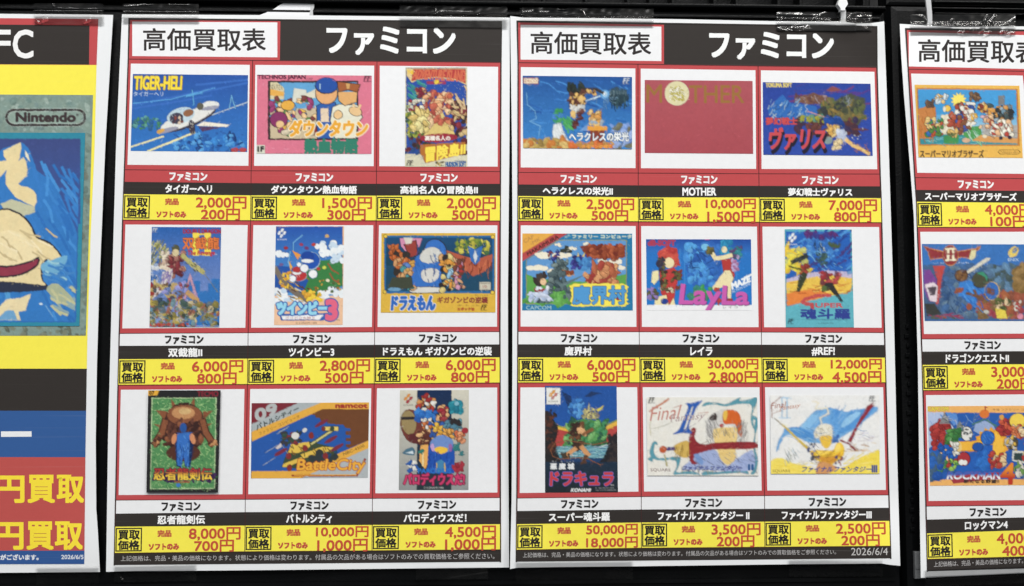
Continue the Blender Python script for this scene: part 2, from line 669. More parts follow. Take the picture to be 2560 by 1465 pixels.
        if isinstance(c[0], tuple):             # a two-colour blend from the top of the letters down
            r = np.nonzero(M.any(1))[0]
            t = np.clip((np.arange(self.nv) - r[0]) / max(1, r[-1] - r[0]), 0, 1)
            t = np.clip((t - .3) / .4, 0, 1)[:, None, None]
            self.late.append((M, np.array(lin(c[0])) * (1 - t) + np.array(lin(c[1])) * t))
        else:
            self.late.append((M, lin(c)))

    def field(self, rs, cell_px):
        a = rs.random((int(self.nv * self.SP / cell_px) + 3, int(self.nu * self.SP / cell_px) + 3)) * 2 - 1
        yy = np.linspace(0, a.shape[0] - 2.001, self.nv)
        xx = np.linspace(0, a.shape[1] - 2.001, self.nu)
        j, i = yy.astype(int), xx.astype(int)
        fy, fx = (yy - j)[:, None], (xx - i)[None, :]
        fy, fx = fy * fy * (3 - 2 * fy), fx * fx * (3 - 2 * fx)
        return (a[j][:, i] * (1 - fx) + a[j][:, i + 1] * fx) * (1 - fy) + (a[j + 1][:, i] * (1 - fx) + a[j + 1][:, i + 1] * fx) * fy

    def build(self, name, parent, mat=None, label=None):
        rs = np.random.RandomState(self.seed)
        im = self.img
        if self.lines:                          # thin drawn contours between strongly different colours
            l = np.sqrt(im.mean(2))
            e = np.maximum(np.abs(l - np.roll(l, 1, 0)), np.abs(l - np.roll(l, 1, 1)))
            e += np.abs(np.sqrt(im) - np.roll(np.sqrt(im), 1, 1)).sum(2) * .3
            e[0], e[:, 0] = 0, 0
            e = np.clip((e - 0.14) * 4, 0, 1)
            e = np.maximum(e, np.roll(e, -1, 1))
            im = im * (1 - self.lines * e)[..., None]
        if self.wobble:
            dx = (self.field(rs, 9) + 0.6 * self.field(rs, 4)) * self.wobble / self.SP
            dy = (self.field(rs, 9) + 0.6 * self.field(rs, 4)) * self.wobble / self.SP
            jj, ii = np.meshgrid(np.arange(self.nv), np.arange(self.nu), indexing='ij')
            im = im[np.clip(np.rint(jj + dy), 0, self.nv - 1).astype(int), np.clip(np.rint(ii + dx), 0, self.nu - 1).astype(int)]
        im = im.copy()
        if self.paint:                          # fine brush marks that pick up the colour under them
            n = int(self.nu * self.nv * 0.030 * self.paint)
            y, x = rs.rand(n) * (self.nv - 1), rs.rand(n) * (self.nu - 1)
            ang = (self.field(rs, 34) * 2.6 + self.field(rs, 90) * 2.0)[y.astype(int), x.astype(int)] + rs.randn(n) * .35
            gain = np.exp(rs.randn(n) * .20)
            shift = rs.randn(n, 2) * 3.5
            src = im[np.clip(y + shift[:, 0], 0, self.nv - 1).astype(int), np.clip(x + shift[:, 1], 0, self.nu - 1).astype(int)]
            col = np.clip(src * gain[:, None] + (gain[:, None] > 1.25) * .012, 0, .8)
            L = 4 + rs.rand(n) * 10
            for k in range(14):
                on = k < L
                yy, xx = np.rint(y + np.sin(ang) * k).astype(int), np.rint(x + np.cos(ang + .04 * k) * k).astype(int)
                on &= (yy >= 0) & (yy < self.nv - 1) & (xx >= 0) & (xx < self.nu - 1)
                im[yy[on], xx[on]] = im[yy[on], xx[on]] * .35 + col[on] * .65
                w = on & (k < L * .7)
                im[yy[w] + 1, xx[w]] = im[yy[w] + 1, xx[w]] * .5 + col[w] * .5
        for _ in range(self.soft):
            p = np.pad(im, ((2, 2), (2, 2), (0, 0)), 'edge')
            p = (p[:-4] + 4 * p[1:-3] + 6 * p[2:-2] + 4 * p[3:-1] + p[4:]) / 16
            im = (p[:, :-4] + 4 * p[:, 1:-3] + 6 * p[:, 2:-2] + 4 * p[:, 3:-1] + p[:, 4:]) / 16
        if self.grain:
            f = 1 + self.grain * (self.field(rs, 22) * .7 + self.field(rs, 7) * .7 + self.field(rs, 2.6) * .6)
            t = self.grain * .35 * self.field(rs, 12)
            im = im * f[..., None] * np.stack([1 + t, np.ones_like(t), 1 - t], -1)
        for M, c in self.late:
            im[M] = np.broadcast_to(np.asarray(c, np.float32), im.shape)[M]
        im = im.reshape(self.nv // 2, 2, self.nu // 2, 2, 3).mean((1, 3))
        p = np.pad(im, ((1, 1), (1, 1), (0, 0)), 'edge')
        k = (0.09, 0.82, 0.09)
        p = p[:-2] * k[0] + p[1:-1] * k[1] + p[2:] * k[2]
        im = p[:, :-2] * k[0] + p[:, 1:-1] * k[1] + p[:, 2:] * k[2]
        nv, nu = im.shape[:2]
        A, B, C, D = self.q
        V, N = [], []
        O = self.s.O
        for j in range(nv + 1):
            v = j / nv
            for i in range(nu + 1):
                u = i / nu
                x = (A[0] * (1 - u) + B[0] * u) * (1 - v) + (C[0] * (1 - u) + D[0] * u) * v
                y = (A[1] * (1 - u) + B[1] * u) * (1 - v) + (C[1] * (1 - u) + D[1] * u) * v
                V.append((x, y))
        pos, nor = self.s.at_many(np.array(V), self.h)
        me = bpy.data.meshes.new(name)
        nq = nv * nu
        me.vertices.add(len(pos))
        me.vertices.foreach_set('co', (pos - np.array(O)).astype(np.float32).ravel())
        jj, ii = np.meshgrid(np.arange(nv), np.arange(nu), indexing='ij')
        a = (jj * (nu + 1) + ii).ravel()
        me.loops.add(nq * 4)
        me.loops.foreach_set('vertex_index', np.stack([a, a + nu + 1, a + nu + 2, a + 1], 1).ravel().astype(np.int32))
        me.polygons.add(nq)
        me.polygons.foreach_set('loop_start', (np.arange(nq) * 4).astype(np.int32))
        me.update(calc_edges=True)
        pad = np.pad(im, ((0, 1), (0, 1), (0, 0)), 'edge')
        pad[1:, 1:] = (np.pad(im, ((0, 1), (0, 1), (0, 0)), 'edge')[1:, 1:] + pad[:-1, :-1]) / 2
        at = me.attributes.new('ink', 'FLOAT_COLOR', 'POINT')
        at.data.foreach_set('color', np.concatenate([pad, np.ones(pad.shape[:2] + (1,))], -1).astype(np.float32).ravel())
        me.polygons.foreach_set('use_smooth', [True] * nq)
        me.normals_split_custom_set_from_vertices(nor.tolist())
        me.materials.append(mat or M_INK)
        o = bpy.data.objects.new(name, me)
        o.parent = parent
        COL.objects.link(o)
        if label:
            o['label'] = label
        return o


def sstep(a, b, x):
    t = max(0.0, min(1.0, (x - a) / (b - a)))
    return t * t * (3 - 2 * t)


class Sheet:
    def __init__(self, name, depth, outline, mat=None, **kw):
        self.depth = depth
        pts = [cast(x, y, depth) for x, y in outline]
        self.O = Vector((sum(p.x for p in pts) / len(pts), -0.002, min(p.z for p in pts)))
        self.root = empty(name, self.O, **kw)
        paper = Ink(self, 0.0)
        paper.raw(outline, lin((229, 231, 233)))
        self.paper = paper.build("paper", self.root, M_PAPER)

    def at(self, x, y, h):
        p = cast(x, y, self.depth)
        if h:
            p = p + (CAM_P - p).normalized() * h
        return p

    def at_many(self, px, h):
        """the same as at() and normal(), for an array of photo pixels"""
        d = np.stack([px[:, 0] - IMG_W / 2, IMG_H / 2 - px[:, 1], np.full(len(px), -FOCAL)], 1) @ np.array(CAM_M).T
        c = np.array(CAM_P)
        e = 0.0005
        dep = np.full(len(px), 0.002)
        for _ in range(5):
            p = c + d * ((-dep - c[1]) / d[:, 1])[:, None]
            dep = self.depth(p[:, 0], p[:, 2])
        gx = (self.depth(p[:, 0] + e, p[:, 2]) - self.depth(p[:, 0] - e, p[:, 2])) / (2 * e)
        gz = (self.depth(p[:, 0], p[:, 2] + e) - self.depth(p[:, 0], p[:, 2] - e)) / (2 * e)
        n = np.stack([-gx, -np.ones(len(px)), -gz], 1)
        n /= np.linalg.norm(n, axis=1)[:, None]
        back = c - p
        back /= np.linalg.norm(back, axis=1)[:, None]
        return p + back * h, n

    def normal(self, p):
        e = 0.0005
        gx = (self.depth(p.x + e, p.z) - self.depth(p.x - e, p.z)) / (2 * e)
        gz = (self.depth(p.x, p.z + e) - self.depth(p.x, p.z - e)) / (2 * e)
        return Vector((-gx, -1.0, -gz)).normalized()


def depth_wave(base, ph, curls=()):
    """how far a taped sheet stands off the crate: long soft waves, and lifted corners"""
    cs = [(cast(x, y, 0.002), r, a) for x, y, r, a in curls]

    def f(x, z):
        many = isinstance(x, np.ndarray)
        sin = np.sin if many else math.sin
        d = base + 0.0007 * sin(x * 31 + ph + z * 5) + 0.0005 * sin(z * 23 - ph * 1.7 + x * 7) + 0.00025 * sin(x * 67 - z * 13 + ph * 3)
        for c, r, a in cs:
            if many:
                q = np.minimum(np.hypot(x - c.x, z - c.z) / r, 1)
                d = d + a * (1 - q) ** 2 * (1 + 2 * q)
            else:
                q = math.hypot(x - c.x, z - c.z) / r
                if q < 1:
                    d += a * (1 - q) ** 2 * (1 + 2 * q)
        return d
    return f


RED, BLK, YEL, WHT = (186, 76, 79), (53, 49, 47), (243, 230, 84), (231, 232, 234)
PRICE_RED, TXT_RED, DARK = (192, 82, 60), (190, 80, 68), (42, 40, 40)
FOOT = "上記価格は、完品・美品の価格になります。状態により価格は変わります。付属品の欠品がある場合はソフトのみでの買取価格をご参照ください。"


class Grid:
    """The printed table: row lines by their height at the column lines, in photo pixels."""

    def __init__(self, cols, rows):
        self.cols, self.rows = cols, rows       # cols[c] = [(y, x)...]; rows[r] = [y at col 0..3]

    def x(self, c, y):
        pts = self.cols[c]
        if y <= pts[0][0]:
            a, b = pts[0], pts[1]
        elif y >= pts[-1][0]:
            a, b = pts[-2], pts[-1]
        else:
            for a, b in zip(pts, pts[1:]):
                if a[0] <= y <= b[0]:
                    break
        return a[1] + (b[1] - a[1]) * (y - a[0]) / (b[0] - a[0])

    def node(self, r, c):
        y = self.rows[r][c]
        return (self.x(c, y), y)

    def y(self, r, x):
        n = [self.node(r, c) for c in range(4)]
        i = 0 if x < n[1][0] else (1 if x < n[2][0] else 2)
        a, b = n[i], n[i + 1]
        return a[1] + (b[1] - a[1]) * (x - a[0]) / (b[0] - a[0])

    def quad(self, r0, r1, c, u0, v0, u1, v1):
        """sub-rectangle of a table cell, returned as tl, tr, bl, br"""
        A, B, C, D = self.node(r0, c), self.node(r0, c + 1), self.node(r1, c), self.node(r1, c + 1)

        def m(u, v):
            return tuple((A[i] * (1 - u) + B[i] * u) * (1 - v) + (C[i] * (1 - u) + D[i] * u) * v for i in (0, 1))
        return m(u0, v0), m(u1, v0), m(u0, v1), m(u1, v1)


def fill(ink, q, c):
    ink.h += STEP
    ink.raw([q[0], q[1], q[3], q[2]], lin(c))


def band(ink, q, w, c):
    """a thin printed line round a quad tl, tr, bl, br"""
    a = [q[0], q[1], q[3], q[2]]
    ink.h += DH
    for i in range(4):
        p, n = a[i], a[(i + 1) % 4]
        dx, dy = n[0] - p[0], n[1] - p[1]
        l = math.hypot(dx, dy)
        nx, ny, ex, ey = -dy / l * w / 2, dx / l * w / 2, dx / l * w / 2, dy / l * w / 2
        ink.raw([(p[0] + nx - ex, p[1] + ny - ey), (n[0] + nx + ex, n[1] + ny + ey), (n[0] - nx + ex, n[1] - ny + ey), (p[0] - nx - ex, p[1] - ny - ey)], lin(c), ink.h + i * 4e-7)


def stroke(ink, pts, w, c):
    ink.h += STEP
    old, ink.tr = ink.tr, (0, 0, 1)
    ink.L(pts, w, c)
    ink.tr = old


def price_text(ink, g, r, c, s, low):
    n = len(s)
    if n >= 7:
        u0, u1, v0, v1 = 0.560, 0.970, (0.555 if low else 0.055), (0.985 if low else 0.475)
    elif n >= 6:
        u0, u1, v0, v1 = 0.571, 0.964, (0.545 if low else 0.06), (1.04 if low else 0.545)
    else:
        u0, u1, v0, v1 = 0.613, 0.914, (0.545 if low else 0.06), (0.985 if low else 0.515)
    q = g.quad(r, r + 1, c, u0, v0, u1, v1)
    ink.TQ(s, *q, PRICE_RED, 0.7, raw=True)


def cell(sheet, g, k, c, name, nx0, nx1, p1, p2, art, red_strip, blank=False, label=None):
    r = 4 * k
    ink = Ink(sheet, 110e-6)
    fill(ink, g.quad(r, r + 1, c, 0, 0, 1, 1), RED)
    q = g.quad(r, r + 1, c, 0.0225, 0.041, 0.9775, 0.955)
    fill(ink, q, WHT)
    fill(ink, g.quad(r + 1, r + 2, c, 0, 0, 1, 1), RED if red_strip else WHT)
    fill(ink, g.quad(r + 2, r + 3, c, 0, 0, 1, 1), BLK)
    n = [g.node(r + i, c) for i in range(5)]
    m = [g.node(r + i, c + 1) for i in range(5)]
    stroke(ink, [n[1], m[1]], 1.6, (72, 40, 42))
    stroke(ink, [n[0], m[0]], 1.5, (92, 50, 52))
    for side in (n, m):
        stroke(ink, side, 1.5, (70, 42, 42))
    if not blank:
        q = g.quad(r + 1, r + 2, c, 0.358, 0.19, 0.652, 0.85)
        ink.TQ("ファミコン", *q, (238, 236, 236) if red_strip else DARK, 1.05, raw=True)

        def pt(x, v):
            a, b = g.y(r + 2, x), g.y(r + 3, x)
            return (x, a + (b - a) * v)
        ink.TQ(name, pt(nx0, 0.19), pt(nx1, 0.19), pt(nx0, 0.83), pt(nx1, 0.83), (240, 240, 240), 0.75, raw=True)
    co = ink.build("product_cell", sheet.root)
    pl = Ink(sheet, 260e-6)
    fill(pl, g.quad(r + 3, r + 4, c, 0.003, 0.0, 0.997, 1.0), YEL)
    stroke(pl, [n[4], m[4]], 1.6, (90, 62, 40))
    if not blank:
        band(pl, g.quad(r + 3, r + 4, c, 0.011, 0.07, 0.204, 0.92), 3.0, DARK)
        pl.TQ("買取", *g.quad(r + 3, r + 4, c, 0.028, 0.14, 0.19, 0.485), DARK, 0.85, raw=True)
        pl.TQ("価格", *g.quad(r + 3, r + 4, c, 0.027, 0.53, 0.189, 0.875), DARK, 0.85, raw=True)
        pl.TQ("完品", *g.quad(r + 3, r + 4, c, 0.33, 0.15, 0.432, 0.39), TXT_RED, 1.0, raw=True)
        pl.TQ("ソフトのみ", *g.quad(r + 3, r + 4, c, 0.264, 0.665, 0.493, 0.89), TXT_RED, 0.95, raw=True)
        price_text(pl, g, r + 3, c, p1, False)
        price_text(pl, g, r + 3, c, p2, True)
    pl.build("price_label", co)
    if art:
        fn, tr, quad, lab = art
        a = Picture(sheet, 205e-6, tr, quad, 7 * k + c + int(quad[0][0]))
        fn(a, quad)
        a.build("cover_picture", co, M_ART, lab)
    return co


def header(sheet, g, top, box, redx, t1, t2, right_x):
    """heading banner: white box with dark title on red, white title on black"""
    ink = Ink(sheet, 110e-6)
    n = [g.node(0, c) for c in range(4)]
    ink.raw([top[0], top[1], n[3], n[2], n[1], n[0]], lin(BLK))
    (rx0, rx1) = redx
    ink.h += STEP
    ink.raw([(top[0][0] + 3, top[0][1] + 3.5), (rx0, top[0][1] + (top[1][1] - top[0][1]) * (rx0 - top[0][0]) / (top[1][0] - top[0][0]) + 3.5), (rx1, g.y(0, rx1)), (n[0][0] + 1.5, n[0][1])], lin(RED))
    ink.h += STEP
    ink.raw([box[0], box[1], box[3], box[2]], lin(WHT))
    ink.TQ("高価買取表", *t1, (48, 44, 44), 0.9, raw=True)
    if t2:
        ink.TQ("ファミコン", *t2, (236, 238, 238), 2.4, raw=True)
    stroke(ink, n, 1.8, (70, 42, 42))
    return ink.build("heading_banner", sheet.root)


def frame_lines(sheet, g, top):
    ink = Ink(sheet, 200e-6)
    n13 = g.node(13, 0), g.node(13, 3)
    left = [top[0]] + [g.node(r, 0) for r in range(14)]
    right = [top[1]] + [g.node(r, 3) for r in range(14)]
    stroke(ink, left, 3.2, BLK)
    stroke(ink, right, 3.6, BLK)
    stroke(ink, [top[0], top[1]], 3.4, BLK)
    return ink.build("table_border", sheet.root)


def footer(sheet, g, q, date=None):
    ink = Ink(sheet, 110e-6)
    n = [g.node(12, c) for c in range(4)] + [g.node(13, 3), g.node(13, 0)]
    ink.raw(n, lin(BLK))
    ink.TQ(FOOT, *q, (186, 184, 184), 0.0, raw=True)
    if date:
        ink.TQ(date[0], *date[1], (192, 190, 188), 0.0, raw=True)
    return ink.build("footer_strip", sheet.root)


def box4(x0, y0a, x1, y0b, y1a, y1b):
    return ((x0, y0a), (x1, y0b), (x0, y1a), (x1, y1b))

# ------------------------------------------------------------------ the pictures printed in the cells (plain generic ones)
SKIN, CREAM, OUT = (226, 190, 140), (228, 222, 200), (50, 46, 48)


def ground(a, q, c0, c1=None):
    a.G([q[0], q[1], q[3], q[2]], c0, c1 or c0)


def twin_mark(a, x0, y0, x1, y1, c):
    """the doubled slanted F mark with its small underline"""
    w, h = x1 - x0, y1 - y0
    for k in (0, 1):
        bx = x0 + w * (0.06 + 0.46 * k)
        a.L([(bx + w * 0.20, y0), (bx, y0 + h * 0.85)], w * 0.15, c)
        a.L([(bx + w * 0.2, y0 + h * 0.05), (bx + w * 0.44, y0 + h * 0.05)], h * 0.16, c)
        a.L([(bx + w * 0.14, y0 + h * 0.38), (bx + w * 0.36, y0 + h * 0.38)], h * 0.14, c)
    a.L([(x0 - w * .05, y0 + h), (x1, y0 + h)], h * 0.06, c)


def ribbon_mark(a, x, y, s, ca, cb, word, wc):
    """four leaning wavy leaves round a gap, the maker's word below"""
    def leaf(cx, cy, c):
        a.P([(cx - .14 * s, cy + .19 * s), (cx - .10 * s, cy - .02 * s), (cx + .0 * s, cy - .19 * s), (cx + .26 * s, cy - .19 * s), (cx + .22 * s, cy + .0 * s), (cx + .1 * s, cy + .19 * s)], c)
    leaf(x + .50 * s, y + .20 * s, ca)
    leaf(x + .20 * s, y + .52 * s, ca)
    leaf(x + .74 * s, y + .50 * s, cb)
    leaf(x + .42 * s, y + .82 * s, cb)
    a.T(word, x, y + 1.13 * s, x + s, y + 1.3 * s, wc, 0.5, s * .05)


def art_aircraft(a, q):
    a.paint = .35
    ground(a, q, (42, 82, 158), (54, 118, 190))
    for p in ([(60, 600), (700, 470), (1150, 365)], [(60, 640), (600, 560), (1100, 470)], [(900, 330), (1590, 260)], [(1000, 420), (1590, 300)], [(60, 860), (700, 760)]):
        a.L(p, 26, (58, 106, 184))
    a.L([(60, 575), (560, 520), (1150, 370)], 12, (92, 160, 214))
    a.J(50, 760, 420, 910, 26, 14, 46, [(60, 110, 120), (70, 130, 96), (48, 92, 140), (96, 156, 150)], 3)
    a.J(620, 960, 1560, 1210, 60, 12, 55, [(44, 92, 160), (62, 134, 204), (36, 66, 124), (88, 156, 214), (52, 110, 186)], 5, asp=1.4)
    a.L([(40, 1150), (470, 1008)], 22, (232, 226, 176))
    a.L([(260, 1208), (880, 960)], 26, (236, 228, 172))
    # a plain white propeller plane
    W, S, D = (222, 222, 218), (150, 150, 168), (62, 56, 70)
    a.L([(1090, 735), (1590, 555)], 12, (206, 218, 222))
    a.L([(1340, 640), (1370, 470), (1420, 640)], 16, (110, 170, 214))
    a.E(800, 790, 390, 100, D, -22)
    a.E(790, 770, 390, 92, W, -22)
    a.E(520, 930, 150, 30, S, -14)
    a.E(430, 940, 56, 26, (210, 160, 80), -18)
    a.E(1080, 600, 130, 56, W, -8)
    a.E(1090, 636, 118, 26, S, -10)
    a.E(956, 612, 44, 48, (92, 90, 80))
    a.E(700, 735, 190, 105, (186, 206, 216), -16)
    a.E(640, 770, 90, 72, (66, 64, 82), -14)
    a.E(800, 700, 70, 46, (142, 98, 70), -20)
    a.J(560, 730, 720, 840, 10, 10, 26, [(150, 70, 50), (210, 190, 170), (60, 56, 70)], 8)
    a.P([(900, 870), (1000, 815), (1350, 855), (1300, 885)], (232, 226, 210))
    a.P([(930, 880), (1240, 890), (980, 950)], (84, 60, 92))
    a.E(845, 890, 40, 100, D, -8)
    a.J(815, 820, 870, 980, 8, 8, 16, [(190, 186, 176), (96, 92, 100)], 9)
    a.L([(850, 400), (870, 590)], 16, (96, 164, 212))
    a.L([(770, 480), (980, 430)], 22, (88, 158, 210))
    a.E(1415, 1190, 52, 30, (176, 70, 72)), a.E(1520, 1190, 52, 30, (176, 70, 72))
    a.TO("TIGER-HELI", 80, 215, 705, 390, (240, 214, 70), (120, 90, 40), 1.5, 1.0, 10)
    a.T("タイガーヘリ", 72, 418, 465, 478, (206, 220, 232), 0.15)


def art_street(a, q):
    a.paint = .12
    ground(a, q, (212, 118, 140))
    a.S(70, 250, 1580, 1230, 46, 30, 80, 7, [(228, 150, 168), (222, 138, 158)], 4)
    a.T("TECHNOS JAPAN", 74, 198, 708, 266, (78, 34, 56), 0.9)
    a.T("CORP", 715, 238, 803, 266, (100, 50, 70), 0.3)
    twin_mark(a, 1480, 208, 1575, 285, (96, 52, 70))
    a.R(212, 275, 1405, 1058, (52, 44, 48))
    a.R(240, 298, 1388, 1038, (96, 158, 204))
    a.P([(240, 298), (330, 290), (425, 370), (425, 520), (240, 520)], (206, 196, 160))
    a.P([(240, 385), (425, 425), (420, 480), (240, 470)], (222, 168, 84))
    a.T("ぱんやさん", 258, 310, 405, 395, (60, 50, 46), 0.2)
    a.P([(555, 372), (720, 395), (715, 560), (530, 560)], (206, 208, 196))
    a.P([(700, 450), (850, 380), (850, 500), (700, 520)], (214, 210, 190))
    a.S(700, 500, 860, 640, 8, 60, 80, 14, [(196, 110, 120), (220, 214, 200)], 5, 80)
    a.R(240, 640, 880, 1038, (196, 180, 150))
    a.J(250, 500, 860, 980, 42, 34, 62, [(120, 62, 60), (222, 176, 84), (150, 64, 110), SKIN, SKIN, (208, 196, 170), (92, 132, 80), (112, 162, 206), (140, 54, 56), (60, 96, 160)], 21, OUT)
    a.E(355, 790, 120, 110, OUT), a.E(355, 790, 114, 104, (132, 54, 98))
    a.E(370, 850, 56, 48, SKIN)
    a.E(475, 600, 95, 70, OUT), a.E(475, 600, 90, 65, (222, 168, 74))
    # two tall generic blocks of colour, blue over tan and brown over tan
    a.P([(860, 1040), (850, 600), (960, 540), (1110, 560), (1130, 800), (1060, 1040)], OUT)
    a.P([(868, 1036), (858, 606), (962, 548), (1104, 566), (1122, 800), (1052, 1036)], (48, 92, 164))
    a.P([(905, 640), (1010, 640), (1020, 820), (910, 820)], (222, 202, 176))
    a.E(985, 440, 152, 150, OUT), a.E(985, 440, 144, 142, (222, 168, 116))
    a.E(985, 340, 152, 112, OUT), a.E(985, 336, 145, 104, (40, 80, 158))
    a.L([(900, 320), (900, 380)], 16, (170, 204, 232))
    a.P([(1030, 800), (1060, 620), (1150, 580), (1400, 590), (1470, 760), (1400, 840), (1380, 1040), (1090, 1040)], OUT)
    a.P([(1038, 800), (1068, 626), (1154, 588), (1396, 598), (1460, 760), (1392, 834), (1372, 1034), (1098, 1034)], (222, 220, 200))
    a.P([(1130, 420), (1400, 420), (1390, 560), (1230, 610), (1140, 540)], OUT)
    a.P([(1138, 420), (1392, 420), (1382, 555), (1230, 602), (1148, 536)], (218, 168, 110))
    a.P([(1125, 280), (1440, 320), (1400, 430), (1270, 400), (1140, 430)], OUT)
    a.P([(1133, 288), (1430, 326), (1394, 420), (1270, 390), (1146, 420)], (158, 92, 56))
    a.P([(1240, 310), (1300, 312), (1290, 380), (1250, 380)], (206, 160, 100))
    a.E(1140, 725, 62, 62, OUT), a.E(1140, 725, 56, 56, SKIN)
    a.E(1370, 680, 92, 62, OUT, 20), a.E(1370, 680, 86, 56, SKIN, 20)
    a.L([(1350, 650), (1345, 590)], 34, SKIN), a.L([(1410, 650), (1432, 600)], 34, SKIN)
    a.TO("ダウンタウン", 490, 800, 1520, 1010, (226, 164, 58), (236, 226, 196), 2.4, 2.2, 14)
    a.T("熱血物語", 700, 1050, 1395, 1232, (52, 124, 104), 2.6)
    a.R(60, 1125, 172, 1236, (206, 206, 190)), a.T("1F", 78, 1145, 155, 1210, (40, 40, 40), 1.2)


def art_island(a, q):
    a.paint = .6
    ground(a, q, (208, 204, 178))
    a.R(400, 105, 1195, 1240, (44, 78, 158))
    rnd = random.Random(2)
    for _ in range(70):
        a.E(rnd.uniform(410, 1185), rnd.uniform(290, 620), 5, 5, (190, 206, 226), n=6)
    a.P([(405, 110), (1195, 110), (1195, 330), (1050, 265), (800, 232), (560, 262), (470, 300), (405, 200)], (222, 196, 140))
    a.P([(490, 120), (1190, 120), (1185, 310), (1050, 250), (800, 220), (600, 245), (470, 280)], (174, 62, 62))
    a.T("THE", 415, 140, 495, 185, (226, 190, 70), 0.6)
    a.TQ("ADVENTURE ISLAND", (520, 130), (1185, 135), (480, 250), (1180, 290), (204, 110, 80), 0.9)
    a.R(670, 280, 925, 322, (150, 54, 84)), a.E(800, 288, 36, 32, (226, 194, 70))
    a.J(400, 960, 1190, 1240, 60, 20, 60, [(96, 44, 48), (62, 44, 44), (150, 70, 66), (54, 62, 58), (44, 78, 130)], 6)
    a.J(400, 600, 620, 1000, 40, 16, 44, [(86, 112, 62), (160, 168, 70), (60, 84, 62)], 7)
    a.S(400, 620, 520, 980, 26, 80, 130, 12, [(190, 178, 70), (96, 120, 60)], 8, -50)
    a.S(410, 250, 560, 480, 14, 80, 140, 26, [(52, 128, 130), (70, 150, 146)], 9, 40)
    a.J(540, 380, 660, 500, 12, 18, 40, [(130, 44, 60), (206, 150, 110)], 10, OUT)
    a.P([(840, 620), (1060, 1000), (640, 1000), (720, 760)], (214, 190, 120))
    a.J(640, 420, 1010, 850, 52, 26, 62, [(226, 170, 126), (206, 130, 96), (226, 190, 150), (190, 100, 80), (160, 72, 62)], 11, (120, 60, 50))
    a.J(440, 540, 640, 680, 14, 26, 46, [(196, 196, 180), (150, 60, 70), (226, 220, 200)], 12, OUT)
    a.J(470, 680, 700, 930, 18, 40, 76, [(222, 200, 130), (206, 180, 110), (226, 214, 150)], 13, (100, 80, 50))
    a.J(1000, 560, 1190, 980, 30, 30, 62, [(130, 50, 60), (206, 180, 130), (96, 40, 48), (60, 44, 44), (190, 150, 110)], 14, OUT)
    a.S(1000, 340, 1180, 560, 8, 120, 180, 22, [(206, 180, 140), (150, 70, 70)], 15, 70)
    a.E(830, 1030, 250, 60, (150, 46, 62), -3)
    a.T("高橋名人の", 650, 1005, 982, 1065, (232, 226, 216), 0.8)
    a.P([(585, 1120), (1185, 1080), (1185, 1240), (655, 1365), (585, 1230)], (176, 110, 52))
    a.TQ("冒険島II", (660, 1150), (1185, 1095), (655, 1355), (1178, 1245), (240, 218, 88), 1.6)
    a.S(395, 1260, 1190, 1400, 10, 30, 100, 4, [(150, 176, 190)], 16, 0)
    twin_mark(a, 405, 1330, 490, 1395, (50, 50, 50))
    a.J(790, 1345, 890, 1400, 10, 8, 18, [(60, 52, 40), (200, 170, 70)], 17)
    a.T("HUDSON SOFT", 920, 1350, 1190, 1408, (44, 92, 150), 0.9)
    a.L([(1045, 1338), (1188, 1338)], 9, (44, 92, 150))


